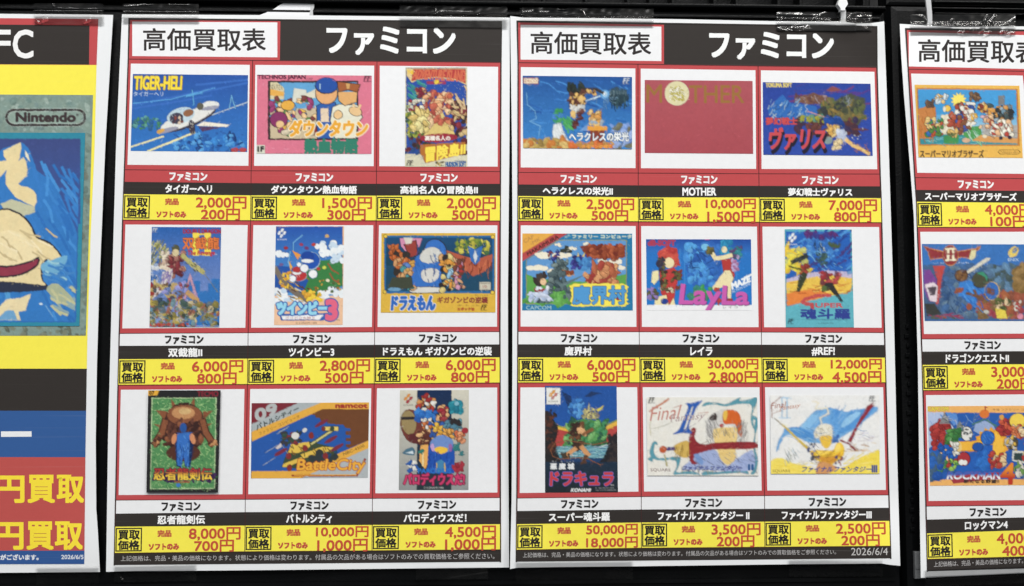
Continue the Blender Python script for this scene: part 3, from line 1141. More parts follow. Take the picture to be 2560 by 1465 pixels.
def art_ruin(a, q):
    a.paint, a.soft = 1.0, 0
    ground(a, q, (44, 96, 168), (130, 150, 200))
    for x, y, w in ((840, 780, 120), (980, 800, 80), (1165, 840, 60), (1210, 780, 110), (1060, 940, 120)):
        a.R(x, y, x + w, 1400, (52, 112, 178))
    a.P([(925, 690), (1045, 1060), (1000, 1060), (925, 790), (870, 1060), (835, 1060)], (196, 150, 166))
    a.J(400, 440, 520, 900, 26, 20, 50, [(150, 170, 206), (96, 130, 190), (206, 210, 216), (60, 100, 160)], 3)
    a.S(430, 260, 640, 540, 46, 50, 110, 12, [(206, 200, 130), (150, 150, 86), (222, 214, 160), (110, 112, 70)], 4, 115)
    a.J(540, 430, 700, 660, 18, 26, 52, [(222, 204, 184), (196, 170, 150), (226, 214, 190), (150, 120, 110)], 5)
    a.J(660, 430, 840, 720, 22, 30, 60, [(128, 56, 62), (150, 76, 76), (96, 44, 52), (160, 110, 100)], 6, (60, 44, 46), ew=3)
    a.E(735, 385, 52, 62, (84, 84, 62)), a.E(735, 430, 46, 50, (206, 190, 150))
    a.L([(830, 470), (960, 600), (1100, 690)], 60, (176, 170, 110)), a.S(840, 480, 1080, 680, 14, 20, 50, 9, [(96, 90, 60), (216, 206, 150)], 7, 40)
    a.L([(1100, 690), (1300, 960)], 7, (130, 130, 100))
    a.P([(560, 690), (700, 640), (690, 800), (560, 940), (420, 1070), (400, 1040), (540, 850)], (216, 208, 206))
    a.S(560, 650, 700, 800, 16, 40, 80, 14, [(150, 130, 186), (120, 110, 170)], 8, 120)
    a.J(400, 840, 900, 1150, 40, 26, 60, [(110, 84, 66), (176, 150, 100), (150, 150, 206), (60, 76, 90), (190, 170, 110), (96, 120, 170), (150, 60, 56)], 9)
    a.S(680, 1020, 900, 1220, 26, 50, 100, 16, [(140, 150, 216), (96, 116, 180), (190, 196, 226)], 10, 135)
    a.L([(900, 960), (1010, 1060), (1060, 1180)], 70, (190, 150, 96))
    a.J(400, 1080, 1310, 1400, 90, 24, 64, [(176, 156, 80), (130, 120, 66), (150, 96, 80), (96, 110, 120), (70, 90, 84), (190, 176, 140), (110, 140, 150), (60, 70, 60)], 11)
    a.S(400, 1150, 1310, 1400, 60, 40, 110, 9, [(206, 196, 140), (70, 76, 66), (176, 176, 170), (90, 140, 170)], 12)
    a.J(400, 1370, 900, 1412, 26, 12, 26, [(180, 84, 70), (150, 64, 56)], 13)
    twin_mark(a, 425, 105, 500, 160, (220, 226, 232))
    a.T("DOUBLE DRAGON", 838, 122, 1335, 178, (156, 46, 66), 0.9)
    a.T("II", 975, 185, 1190, 460, (238, 214, 84), 3.0)
    a.L([(970, 185), (1195, 185)], 26, (238, 214, 84)), a.L([(960, 452), (1195, 452)], 26, (238, 214, 84))
    a.TO("双截龍", 832, 230, 1312, 385, (222, 122, 66), (70, 50, 50), 0.9, 1.0)
    a.T("The Revenge", 890, 405, 1250, 480, (176, 50, 66), 0.6, 10)
    a.T("TM", 1250, 448, 1286, 464, (210, 214, 220), 0)


def art_clouds(a, q):
    a.paint = .2
    ground(a, q, (232, 190, 156))
    a.G([(372, 85), (1252, 85), (1252, 1000), (350, 1000)], (42, 84, 166), (84, 150, 210))
    a.P([(640, 700), (960, 540), (1250, 500), (1250, 870), (1100, 950), (960, 1010), (700, 1010)], (60, 124, 70))
    a.P([(355, 600), (560, 620), (800, 800), (720, 960), (500, 960), (355, 900)], (40, 84, 160))
    rnd = random.Random(5)
    for x0, y0, x1, y1, n, r in ((365, 420, 520, 480, 10, 38), (900, 290, 1150, 460, 22, 52), (1080, 360, 1250, 540, 16, 56), (355, 930, 520, 1080, 20, 54), (480, 1020, 760, 1080, 16, 44), (960, 900, 1250, 1030, 18, 46)):
        for _ in range(n):
            a.E(rnd.uniform(x0, x1), rnd.uniform(y0, y1), r * rnd.uniform(.6, 1), r * rnd.uniform(.5, .8), rnd.choice([(226, 232, 236), (232, 236, 238), (196, 214, 230)]))
    a.L([(360, 640), (440, 780), (600, 940), (800, 1070)], 70, (120, 110, 100))
    a.S(370, 640, 800, 1070, 40, 50, 70, 12, [(216, 176, 84), (90, 60, 50)], 7, 30)
    a.L([(620, 900), (860, 1020)], 14, (190, 200, 206))
    a.L([(720, 200), (600, 300), (600, 420), (700, 500)], 14, (120, 180, 226)), a.L([(560, 420), (530, 560), (570, 660)], 16, (120, 180, 226))
    a.P([(580, 400), (700, 460), (660, 530)], (226, 150, 70)), a.P([(540, 540), (590, 620), (560, 680)], (226, 170, 80))
    # two plain balls, blue and red, among white puffs
    a.E(830, 540, 128, 120, (190, 214, 236)), a.E(828, 538, 120, 112, (40, 84, 170)), a.E(790, 480, 88, 66, (36, 70, 150)), a.E(786, 540, 84, 26, (226, 230, 232))
    a.E(670, 730, 112, 84, (206, 214, 226)), a.E(670, 730, 104, 78, (180, 56, 58)), a.E(645, 700, 62, 24, (226, 230, 232)), a.E(650, 655, 62, 42, (176, 58, 58))
    for x, y, r in ((745, 640, 54), (860, 715, 56), (590, 775, 46), (675, 590, 30), (545, 715, 28)):
        a.E(x, y, r + 6, r + 4, (110, 150, 200)), a.E(x, y, r, r - 2, (234, 236, 238))
    for x, y, c in ((870, 325, (180, 66, 56)), (500, 370, (150, 50, 60)), (705, 325, (150, 60, 90)), (1045, 210, (206, 170, 110)), (930, 645, (170, 60, 60)), (1010, 630, (200, 206, 90)), (1055, 800, (226, 220, 190)), (775, 370, (110, 60, 110)), (440, 590, (110, 90, 140))):
        a.E(x, y, 28, 22, c)
    a.J(770, 780, 1230, 960, 14, 10, 24, [(196, 160, 70), (80, 100, 60), (150, 100, 50)], 8)
    a.L([(1060, 580), (1110, 660), (1200, 710)], 20, (150, 90, 60)), a.L([(1085, 710), (1130, 790), (1205, 830)], 20, (150, 90, 60))
    a.J(420, 700, 560, 900, 8, 24, 44, [(230, 190, 70), (210, 150, 60)], 9), a.J(740, 950, 950, 1070, 8, 26, 50, [(236, 200, 70), (214, 160, 60)], 10)
    ribbon_mark(a, 385, 110, 122, (232, 234, 236), (232, 234, 236), "KONAMI", (226, 228, 232))
    a.P([(425, 1290), (440, 1330), (1000, 1330), (1040, 1230), (420, 1240)], (52, 96, 170)), a.P([(440, 1270), (460, 1318), (950, 1318), (1000, 1250)], (234, 236, 238))
    a.TO("ツインビー", 390, 1085, 1045, 1245, (150, 210, 232), (50, 94, 170), 3.0, 2.6)
    a.TO("3", 1040, 1065, 1170, 1315, (222, 104, 132), (50, 94, 170), 4.0, 3.0)
    a.T("ポコポコ大魔王", 495, 1275, 890, 1318, (160, 56, 50), 0.4)
    a.T("© KONAMI 1989", 632, 1350, 910, 1376, (60, 50, 50), 0.4)
    a.T("TM", 1170, 1315, 1212, 1335, (80, 70, 70), 0.1)


def art_canyon(a, q):
    a.paint = .2
    ground(a, q, (216, 176, 72))
    a.R(135, 205, 1595, 970, (44, 104, 158))
    a.R(160, 232, 1565, 940, (36, 74, 100))
    a.G([(160, 232), (1565, 232), (1565, 600), (160, 600)], (34, 76, 116), (30, 66, 84))
    for x, y in ((152, 215), (1572, 222), (142, 950), (1568, 958)):
        a.E(x, y, 28, 26, (100, 70, 30)), a.E(x, y, 23, 21, (232, 200, 84))
    a.J(1100, 250, 1520, 440, 60, 14, 44, [(120, 140, 60), (176, 170, 70), (70, 104, 70), (206, 196, 90)], 3)
    a.P([(960, 400), (1200, 480), (1360, 520), (1570, 450), (1560, 590), (1450, 690), (1310, 750), (1200, 650), (980, 560)], (176, 92, 70))
    a.S(1180, 480, 1560, 690, 34, 50, 120, 8, [(110, 52, 44), (206, 120, 84)], 4, 95)
    a.P([(1240, 340), (1340, 390), (1440, 340), (1400, 540), (1340, 590), (1280, 540)], (58, 110, 180)), a.P([(1340, 390), (1370, 480), (1340, 580), (1310, 480)], (206, 214, 220))
    a.P([(340, 240), (640, 240), (600, 360), (420, 420), (360, 350)], (206, 140, 170))
    a.P([(390, 320), (560, 260), (590, 460), (470, 500)], OUT), a.P([(400, 328), (552, 270), (580, 456), (476, 490)], (150, 66, 60)), a.P([(390, 232), (510, 232), (500, 310), (420, 320)], (212, 208, 196))
    # a big plain blue rock dome with drifts of pale sand on it
    a.W([(510, 930), (500, 600), (560, 470), (640, 430), (690, 300), (780, 250), (880, 270), (960, 370), (960, 560), (900, 700), (880, 930)], OUT)
    a.W([(520, 924), (510, 606), (568, 478), (648, 438), (698, 308), (782, 260), (874, 279), (950, 374), (950, 554), (890, 696), (872, 924)], (58, 112, 188))
    a.W([(610, 470), (690, 380), (800, 360), (890, 420), (900, 520), (820, 560), (700, 570), (620, 540)], (206, 206, 200)), a.W([(630, 680), (720, 640), (850, 660), (850, 770), (740, 830), (640, 790)], (210, 208, 202))
    a.S(540, 300, 930, 880, 24, 60, 140, 8, [(76, 130, 204), (44, 92, 166)], 6, 75)
    a.W([(465, 925), (520, 885), (700, 880), (890, 890), (900, 950), (700, 970), (500, 965)], OUT), a.W([(474, 925), (526, 892), (700, 888), (880, 897), (890, 945), (700, 962), (506, 957)], (214, 212, 204))
    a.J(210, 330, 320, 500, 10, 36, 60, [(190, 104, 58), (180, 96, 52)], 7, OUT)
    a.J(280, 430, 440, 740, 18, 40, 66, [(186, 104, 58), (200, 150, 104), (54, 50, 48)], 8, OUT)
    a.J(380, 560, 520, 920, 18, 28, 52, [(206, 160, 110), (74, 144, 150), (200, 152, 80), (96, 130, 190)], 9, OUT)
    a.J(890, 470, 1060, 930, 26, 32, 58, [(206, 160, 110), (214, 150, 70), (50, 46, 46), (214, 196, 130), (150, 190, 214)], 10, OUT)
    a.J(1060, 500, 1180, 930, 18, 28, 48, [(206, 160, 124), (206, 150, 176), (110, 66, 56), (170, 60, 60)], 11, OUT)
    a.P([(240, 760), (500, 750), (520, 900), (170, 930)], (66, 72, 60)), a.E(270, 918, 90, 26, (110, 156, 190))
    a.R(1395, 820, 1545, 925, (196, 192, 176)), a.T("10", 1440, 865, 1495, 900, (150, 50, 50), 0.5)
    a.L([(1410, 838), (1530, 838)], 6, (120, 110, 100)), a.L([(1410, 914), (1530, 914)], 5, (120, 110, 100))
    a.TO("ドラえもん", 232, 1010, 800, 1188, (52, 104, 184), (226, 226, 226), 2.6, 1.6, 12)
    a.T("ギガゾンビの逆襲", 840, 1018, 1505, 1100, (130, 56, 56), 1.0)
    a.T("ぎゃくしゅう", 1335, 985, 1505, 1005, (120, 70, 50), 0.2)
    a.T("©藤子・小学館・テレビ朝日", 1105, 1120, 1388, 1142, (120, 84, 50), 0)
    a.T("エポック社", 1103, 1158, 1330, 1198, (160, 52, 44), 0.7)
    twin_mark(a, 1415, 1122, 1495, 1190, (70, 60, 40))


def art_statue(a, q):
    a.paint = .5
    ground(a, q, (42, 42, 44))
    a.lines = 0.12
    a.P([(412, 84), (556, 84), (525, 145), (412, 148)], (226, 170, 66))
    a.T("07", 425, 92, 488, 136, (50, 40, 34), 0.8)
    a.T("TECMO", 1040, 92, 1305, 158, (128, 44, 56), 1.0)
    a.P([(455, 178), (1285, 172), (1262, 1340), (436, 1345)], (190, 214, 166))
    a.P([(466, 188), (1274, 182), (1252, 1330), (446, 1334)], (84, 138, 88))
    a.S(460, 195, 1262, 1325, 900, 26, 56, 6, [(158, 200, 136), (180, 216, 150), (126, 178, 112), (52, 104, 70), (66, 122, 80)], 31)
    DK, MD, LT = (78, 48, 42), (134, 84, 60), (190, 140, 96)
    for p in ([(700, 180), (780, 290), (715, 300)], [(1000, 160), (1010, 290), (940, 290)], [(505, 330), (650, 350), (640, 480)], [(1240, 340), (1110, 350), (1120, 460)], [(480, 510), (600, 520), (590, 580)], [(1235, 500), (1130, 510), (1150, 560)]):
        a.P(p, MD)
    a.E(872, 560, 270, 330, (60, 40, 38))
    a.E(875, 410, 240, 148, DK), a.E(875, 395, 225, 130, MD), a.E(860, 370, 150, 80, LT), a.E(880, 350, 80, 40, (206, 172, 120))
    a.J(650, 480, 1110, 780, 40, 30, 64, [DK, (96, 60, 50), (60, 40, 38), MD], 32)
    for s in (-1, 1):
        cx = 868 + s * 260
        a.L([(cx - s * 20, 480), (cx + s * 20, 620), (cx + s * 110, 760)], 96, DK)
        a.L([(cx - s * 20, 480), (cx + s * 20, 620), (cx + s * 110, 760)], 66, MD)
        a.J(cx + s * 60, 700, cx + s * 150, 790, 8, 22, 42, [MD, LT, DK], 33 + s)
    a.E(860, 880, 220, 110, (84, 52, 44))
    # a plain blue column with tan sides, no figure
    a.P([(770, 620), (950, 610), (1000, 700), (950, 1060), (880, 1070), (860, 900), (840, 1070), (770, 1050), (760, 800), (740, 700)], (30, 46, 84))
    a.P([(785, 625), (940, 615), (940, 780), (930, 1040), (885, 1050), (862, 890), (836, 1050), (780, 1040), (775, 780)], (58, 110, 186))
    a.E(860, 560, 44, 66, (44, 84, 150)), a.E(742, 700, 34, 70, (206, 140, 100), 15), a.E(978, 700, 34, 70, (206, 140, 100), -15)
    a.S(790, 640, 930, 1040, 22, 40, 90, 9, [(90, 144, 210), (40, 76, 140)], 36, 85)
    a.J(440, 1150, 1270, 1240, 24, 26, 46, [(66, 44, 84), (52, 36, 70)], 37)
    a.TO("忍者龍剣伝", 485, 1075, 1225, 1225, ((166, 60, 54), (238, 202, 74)), (66, 36, 60), 1.0, 1.5)
    a.L([(750, 1252), (940, 1252)], 20, (150, 90, 60))
    a.E(795, 1292, 30, 26, (64, 118, 184))


def art_tank(a, q):
    a.paint = .08
    ground(a, q, (44, 88, 162))
    a.P([(90, 245), (690, 240), (98, 520)], (120, 46, 56))
    a.P([(690, 238), (985, 238), (98, 610), (98, 515)], (168, 176, 178))
    a.P([(985, 238), (1600, 235), (1600, 320), (1000, 322), (98, 735), (98, 610)], (222, 168, 72))
    a.P([(1000, 322), (1600, 320), (1600, 715), (1340, 820), (1300, 800), (1300, 770), (1360, 770), (1360, 730), (1300, 730), (1300, 690), (1360, 690), (1360, 650), (1300, 650), (1300, 600), (1360, 600), (1360, 565), (1290, 560), (1270, 520), (1070, 510), (1060, 480), (980, 470), (970, 435), (920, 430), (905, 395), (850, 392)], (110, 70, 46))
    a.P([(1600, 715), (1600, 820), (760, 1200), (90, 1210), (95, 1112), (700, 1112)], (222, 168, 72))
    a.P([(1600, 815), (1600, 1200), (740, 1200)], (172, 178, 180))
    for y, x0 in ((640, 420), (620, 440), (880, 270), (860, 300), (1040, 240), (1020, 270)):
        a.L([(x0, y), (x0 + 130, y - 80)], 5, (206, 214, 220))
    # a plain yellow tracked vehicle
    YL, GR = (220, 186, 84), (62, 76, 58)
    a.P([(480, 1060), (560, 840), (830, 730), (1190, 820), (1180, 900), (760, 1090)], GR)
    a.P([(560, 880), (600, 770), (830, 735), (850, 800), (700, 880)], YL)
    a.P([(720, 900), (1000, 800), (1180, 810), (1060, 870), (760, 950)], YL)
    a.S(560, 780, 1150, 920, 34, 30, 60, 8, [GR, (150, 110, 60)], 4, 60)
    a.L([(860, 770), (1130, 590)], 46, GR), a.L([(862, 768), (1128, 592)], 26, (206, 196, 130))
    a.R(1000, 538, 1212, 602, GR), a.R(1010, 544, 1206, 594, (222, 196, 110)), a.E(1015, 570, 26, 30, (120, 52, 52)), a.E(1125, 570, 30, 30, GR)
    a.P([(490, 1060), (500, 1020), (740, 930), (760, 970), (560, 1060)], YL)
    a.J(860, 860, 1180, 980, 12, 30, 60, [(40, 70, 104), (52, 60, 62)], 5)
    for x, y in ((570, 920), (1040, 920), (580, 1070), (780, 820), (860, 660)):
        a.E(x, y, 34, 44, (130, 52, 50))
    a.J(480, 600, 720, 760, 16, 22, 44, [(56, 78, 66), (44, 66, 84), (120, 52, 56), (60, 60, 66)], 6)
    a.E(655, 660, 52, 46, (214, 212, 206)), a.E(775, 590, 36, 26, (206, 206, 204), -40)
    a.L([(470, 760), (560, 890)], 7, (190, 190, 190)), a.P([(400, 820), (470, 750), (485, 800), (430, 835)], (206, 196, 196))
    for x, y in ((990, 500), (1110, 710), (1190, 810), (470, 870)):
        a.E(x, y, 96, 24, (120, 50, 66), -30)
    a.TQ("09", (135, 340), (400, 240), (160, 480), (430, 372), (176, 180, 180), 2.4)
    a.TQ("バトルシティー", (150, 520), (690, 280), (165, 600), (705, 335), (48, 60, 58), 0.8)
    a.TQ("ファミリー コンピュータ", (185, 620), (700, 390), (200, 660), (712, 432), (84, 62, 40), 0.5)
    a.T("namcot", 1170, 258, 1575, 304, (160, 56, 50), 1.2)
    a.TQ("NBC-4500", (1262, 880), (1530, 768), (1272, 918), (1542, 802), (70, 56, 40), 0.3)
    a.L([(620, 1168), (1440, 1168), (1545, 960)], 26, (150, 54, 50)), a.L([(640, 1164), (1432, 1160), (1530, 980)], 12, (226, 166, 66))
    a.TO("BattleCity", 670, 960, 1530, 1140, (228, 168, 66), (150, 54, 50), 1.3, 1.3, 26)


def art_parade(a, q):
    a.paint = .2
    ground(a, q, (206, 202, 186), (140, 144, 144))
    a.G([(582, 78), (1018, 78), (1012, 1355), (570, 1355)], (32, 50, 84), (44, 56, 62))
    ribbon_mark(a, 400, 125, 120, (214, 140, 66), (160, 56, 66), "KONAMI", (60, 60, 60))
    BR, TN = (112, 60, 54), (150, 132, 92)
    a.E(510, 540, 142, 225, BR, -14), a.E(470, 490, 96, 160, TN, -8)
    a.P([(365, 420), (575, 420), (570, 450), (380, 460)], OUT)
    a.E(560, 700, 110, 60, (92, 46, 48), 20)
    a.J(600, 150, 790, 330, 12, 30, 52, [(170, 66, 56), (220, 216, 206), (200, 140, 84), (150, 50, 50)], 3, OUT)
    a.E(770, 245, 26, 26, (226, 226, 222))
    a.J(580, 350, 830, 480, 16, 40, 62, [(52, 110, 184), (60, 124, 196), (44, 92, 166)], 4)
    a.J(840, 280, 960, 470, 14, 28, 50, [(160, 50, 60), (216, 170, 120), (150, 60, 66)], 5, OUT)
    a.J(1000, 230, 1150, 370, 16, 34, 52, [(44, 128, 146), (52, 140, 156), (40, 112, 132)], 6), a.E(1080, 250, 34, 28, (130, 180, 196))
    a.J(640, 440, 760, 560, 10, 26, 46, [(222, 220, 214), (206, 120, 70)], 7, OUT)
    a.J(730, 500, 920, 680, 14, 34, 60, [(226, 180, 76), (214, 160, 66), (52, 90, 160)], 8, (90, 66, 40))
    a.J(930, 480, 1130, 640, 20, 32, 58, [(96, 146, 164), (110, 160, 176), (84, 126, 146)], 9, (50, 66, 76)), a.J(1010, 460, 1110, 520, 6, 24, 40, [OUT], 10)
    a.J(920, 590, 1030, 680, 8, 28, 44, [(222, 164, 84), (206, 146, 80)], 11, OUT)
    a.E(1188, 595, 42, 40, (156, 50, 60)), a.J(1070, 620, 1180, 740, 10, 26, 46, [(206, 110, 76), (222, 150, 110)], 12, OUT)
    a.J(590, 600, 740, 760, 14, 32, 54, [(100, 58, 48), (222, 176, 126), (92, 50, 44)], 13, OUT)
    a.P([(620, 780), (720, 770), (715, 1000), (680, 1090), (600, 980)], (226, 170, 96)), a.L([(650, 850), (650, 1040)], 24, (236, 214, 160))
    # a big plain blue heap with violet and yellow patches
    a.P([(700, 1140), (720, 800), (800, 720), (1010, 720), (1060, 800), (1050, 1140)], (40, 82, 166))
    a.W([(740, 760), (790, 690), (890, 650), (1000, 690), (1040, 760), (1000, 850), (890, 880), (780, 850)], (110, 140, 196)), a.W([(790, 840), (860, 800), (960, 820), (950, 870), (870, 890)], (232, 188, 70))
    a.W([(745, 790), (780, 760), (800, 830), (770, 860)], (190, 160, 206)), a.W([(980, 780), (1020, 770), (1020, 850), (990, 860)], (150, 100, 160))
    a.S(720, 860, 1040, 1120, 24, 50, 100, 12, [(56, 104, 186), (34, 66, 140)], 14, 100)
    a.P([(820, 1000), (880, 960), (945, 1010), (940, 1130), (820, 1130)], (70, 130, 170)), a.L([(825, 1010), (825, 1130)], 16, (214, 180, 110)), a.L([(932, 1010), (932, 1110)], 16, (214, 180, 110))
    a.J(1040, 760, 1110, 840, 6, 24, 36, [(52, 120, 120)], 15), a.J(600, 840, 660, 880, 5, 18, 28, [(50, 120, 110)], 16), a.J(1120, 860, 1165, 905, 5, 16, 26, [(60, 120, 124)], 17)
    a.P([(385, 880), (440, 830), (520, 800), (555, 860), (540, 910), (440, 905)], (74, 110, 130)), a.P([(420, 880), (520, 850), (540, 890)], (200, 214, 220))
    a.J(470, 1000, 570, 1110, 12, 26, 46, [(46, 90, 160), (222, 220, 212)], 27)
    a.J(1050, 1020, 1165, 1110, 12, 30, 46, [(160, 54, 66), (140, 44, 56)], 18)
    a.T("PARODIUS", 590, 1080, 1010, 1140, (44, 110, 190), 0.9)
    a.TO("パロディウスだ!", 405, 1140, 1178, 1290, (196, 62, 104), (90, 36, 60), 1.8, 1.5, 6)
    a.T("© KONAMI 1990", 662, 1312, 915, 1340, (190, 190, 186), 0.2)
    a.T("TM", 1172, 1258, 1205, 1276, (60, 60, 60), 0)


def art_sky_ruin(a, q):
    a.paint, a.soft = .8, 1
    ground(a, q, (36, 82, 148), (62, 130, 196))
    a.S(95, 200, 1530, 900, 46, 120, 260, 20, [(44, 96, 166), (58, 118, 188), (36, 80, 150), (70, 134, 200)], 3, 20)
    a.L([(140, 380), (150, 540), (250, 620), (270, 720), (180, 760), (320, 820), (300, 960)], 14, (110, 166, 214))
    a.R(95, 180, 298, 262, (170, 80, 66)), a.R(104, 188, 290, 254, (228, 216, 190)), a.T("DECO", 120, 205, 275, 240, (170, 90, 70), 0.5)
    twin_mark(a, 1415, 186, 1505, 262, (226, 232, 236))
    a.P([(1215, 400), (1500, 400), (1490, 470), (1340, 580), (1240, 500)], (40, 62, 74)), a.R(1240, 340, 1470, 400, (60, 84, 96)), a.P([(1220, 345), (1340, 298), (1480, 350)], (52, 74, 88))
    a.S(1225, 340, 1480, 395, 12, 40, 50, 7, [(130, 156, 166)], 4, 90), a.S(1230, 410, 1490, 560, 30, 30, 80, 9, [(64, 92, 96), (30, 46, 58)], 5, 80)
    a.P([(870, 500), (1160, 395), (1170, 415), (890, 506)], (206, 226, 236))
    for r, c in ((62, (90, 156, 214)), (38, (166, 206, 234)), (20, (236, 242, 246))):
        a.E(1175, 400, r, r, c)
    a.S(1100, 330, 1250, 480, 14, 90, 160, 4, [(150, 196, 230)], 6)
    a.L([(880, 330), (1050, 330), (1150, 380)], 36, (58, 52, 50))
    # loose dark, tan and white rocks tumbling in the air
    a.J(700, 270, 870, 400, 18, 36, 66, [(40, 50, 46), (52, 60, 54), (34, 40, 40)], 7)
    a.J(720, 390, 880, 560, 16, 34, 56, [(226, 184, 110), (206, 160, 96), (92, 60, 50)], 8, (60, 44, 42), ew=3)
    a.J(670, 480, 880, 570, 12, 30, 48, [(100, 62, 52), (222, 184, 120), (84, 52, 46)], 9)
    a.J(880, 350, 1040, 400, 6, 26, 36, [(222, 180, 110), (92, 58, 50)], 10)
    a.J(720, 560, 900, 620, 10, 28, 44, [(206, 208, 204), (176, 184, 190)], 11)
    a.J(740, 640, 800, 700, 5, 28, 38, [(224, 186, 116)], 12), a.J(820, 610, 880, 740, 8, 28, 40, [(84, 44, 44), (110, 66, 60)], 13), a.J(740, 720, 800, 850, 8, 26, 38, [(84, 44, 44), (104, 60, 56)], 14)
    a.J(490, 620, 600, 760, 10, 34, 52, [(58, 140, 84), (66, 124, 190), (74, 156, 92)], 15), a.S(600, 690, 710, 820, 22, 60, 110, 16, [(66, 150, 84), (86, 170, 96)], 16, 60)
    a.P([(490, 800), (600, 780), (620, 880), (720, 1040), (500, 1060), (480, 900)], (206, 212, 214)), a.S(500, 800, 680, 1040, 16, 70, 130, 9, [(160, 176, 196), (226, 230, 230)], 17, 75)
    a.J(960, 630, 1100, 780, 14, 32, 52, [(222, 166, 90), (224, 190, 130), (206, 150, 84)], 18, (70, 50, 40), ew=3), a.J(980, 750, 1140, 820, 8, 26, 40, [(150, 166, 180), (224, 186, 120)], 19)
    a.P([(830, 890), (960, 780), (990, 880)], (110, 150, 200))
    a.R(945, 822, 1205, 880, (222, 156, 66)), a.R(980, 880, 1170, 1080, (130, 62, 46)), a.R(950, 1040, 1200, 1070, (206, 130, 60))
    a.J(1290, 820, 1535, 1110, 34, 30, 70, [(120, 150, 206), (90, 120, 184), (150, 172, 216), (110, 110, 90)], 20)
    a.J(95, 1020, 700, 1100, 26, 40, 80, [(176, 150, 84), (206, 176, 110), (140, 116, 66), (190, 120, 60)], 21)
    a.J(700, 1040, 1300, 1110, 20, 30, 60, [(200, 150, 80), (176, 130, 70), (206, 110, 60)], 22)
    a.TO("ヘラクレスの栄光", 705, 905, 1490, 1020, (232, 236, 236), (50, 74, 110), 1.0, 1.2)
    a.T("タイタンの滅亡", 870, 1070, 1270, 1112, (226, 150, 70), 0.6)


def art_plain_red(a, q):
    a.paint = .06
    ground(a, q, (168, 84, 92), (164, 76, 84))
    c = (150, 108, 60)
    a.T("M", 1338, 842, 1490, 1018, c, 0.8)
    a.T("THER", 1762, 850, 2308, 1022, c, 0.8)
    a.E(1640, 928, 122, 122, (200, 196, 170), n=40), a.E(1640, 928, 117, 117, (212, 206, 164), n=40)
    a.lines = 0.1
    a.J(1575, 865, 1705, 995, 80, 6, 18, [(228, 226, 210), (180, 168, 90), (170, 160, 80), (196, 186, 110)], 3, asp=1.2)
    a.S(1580, 870, 1700, 990, 40, 14, 40, 5, [(228, 226, 212), (168, 158, 78)], 4, 25)


def art_isles(a, q):
    a.paint, a.soft = 1.0, 1
    ground(a, q, (44, 68, 150), (50, 76, 160))
    a.S(100, 280, 1500, 560, 20, 150, 300, 22, [(84, 58, 130), (60, 66, 140), (110, 60, 110)], 3, -10)
    a.P([(510, 430), (700, 405), (760, 372), (820, 405), (985, 440), (940, 520), (700, 535), (560, 500)], (112, 78, 66)), a.J(520, 420, 960, 520, 26, 14, 36, [(130, 96, 76), (96, 64, 62), (150, 130, 130)], 4, asp=1.3)
    a.P([(920, 350), (1020, 290), (1140, 345), (1010, 370)], (130, 76, 80))
    a.P([(150, 590), (350, 400), (420, 480), (470, 520), (620, 530), (800, 560), (830, 700), (450, 760), (180, 680)], (50, 104, 176)), a.S(180, 430, 700, 720, 46, 40, 90, 9, [(150, 196, 226), (96, 150, 206), (206, 226, 236), (36, 70, 130)], 5, 125)
    a.P([(800, 610), (1000, 500), (1260, 380), (1330, 420), (1450, 450), (1440, 600), (1380, 780), (1260, 920), (1150, 900), (900, 740)], (74, 78, 62)), a.J(840, 480, 1420, 720, 50, 20, 60, [(92, 100, 64), (62, 70, 56), (110, 104, 66), (130, 110, 60), (52, 58, 60)], 6, asp=1.3)
    a.S(1150, 390, 1300, 520, 12, 40, 70, 9, [(130, 140, 146)], 7, 110)
    a.J(520, 720, 1380, 930, 40, 30, 70, [(84, 52, 56), (70, 48, 62), (100, 60, 56), (58, 50, 80)], 8, asp=1.3), a.J(600, 690, 900, 760, 16, 20, 40, [(150, 150, 60), (90, 140, 120)], 9)
    a.L([(680, 626), (960, 716)], 12, (206, 150, 150))
    # tumbling blue, white and tan boulders
    a.J(940, 730, 1140, 860, 18, 40, 70, [(36, 76, 150), (44, 90, 166), (32, 64, 130)], 10)
    a.J(950, 820, 1090, 950, 12, 30, 50, [(222, 176, 96), (226, 196, 130)], 11, (80, 60, 60), ew=3), a.J(1080, 880, 1190, 1010, 12, 34, 52, [(196, 206, 222), (176, 186, 210)], 12), a.E(955, 1010, 60, 50, (130, 150, 150))
    a.J(1040, 1010, 1120, 1120, 8, 34, 46, [(228, 206, 160)], 13, (90, 70, 70), ew=3), a.L([(1190, 1000), (1290, 1080), (1490, 1180)], 50, (222, 184, 120)), a.S(1280, 1050, 1480, 1180, 8, 30, 60, 10, [(170, 110, 60)], 14, 30)
    a.J(1250, 850, 1420, 1000, 8, 6, 16, [(200, 206, 214), (60, 50, 60)], 15)
    a.T("TOKUMA SOFT", 132, 252, 472, 306, (214, 196, 110), 0.9)
    a.TO("夢幻戦士", 132, 712, 545, 802, (196, 78, 80), (120, 44, 60), 0.9, 0.7)
    a.T("ヴァリス", 175, 880, 925, 1190, (38, 36, 50), 3.2, 30), a.T("ヴァリス", 165, 845, 905, 1130, (196, 78, 84), 2.2, 30)


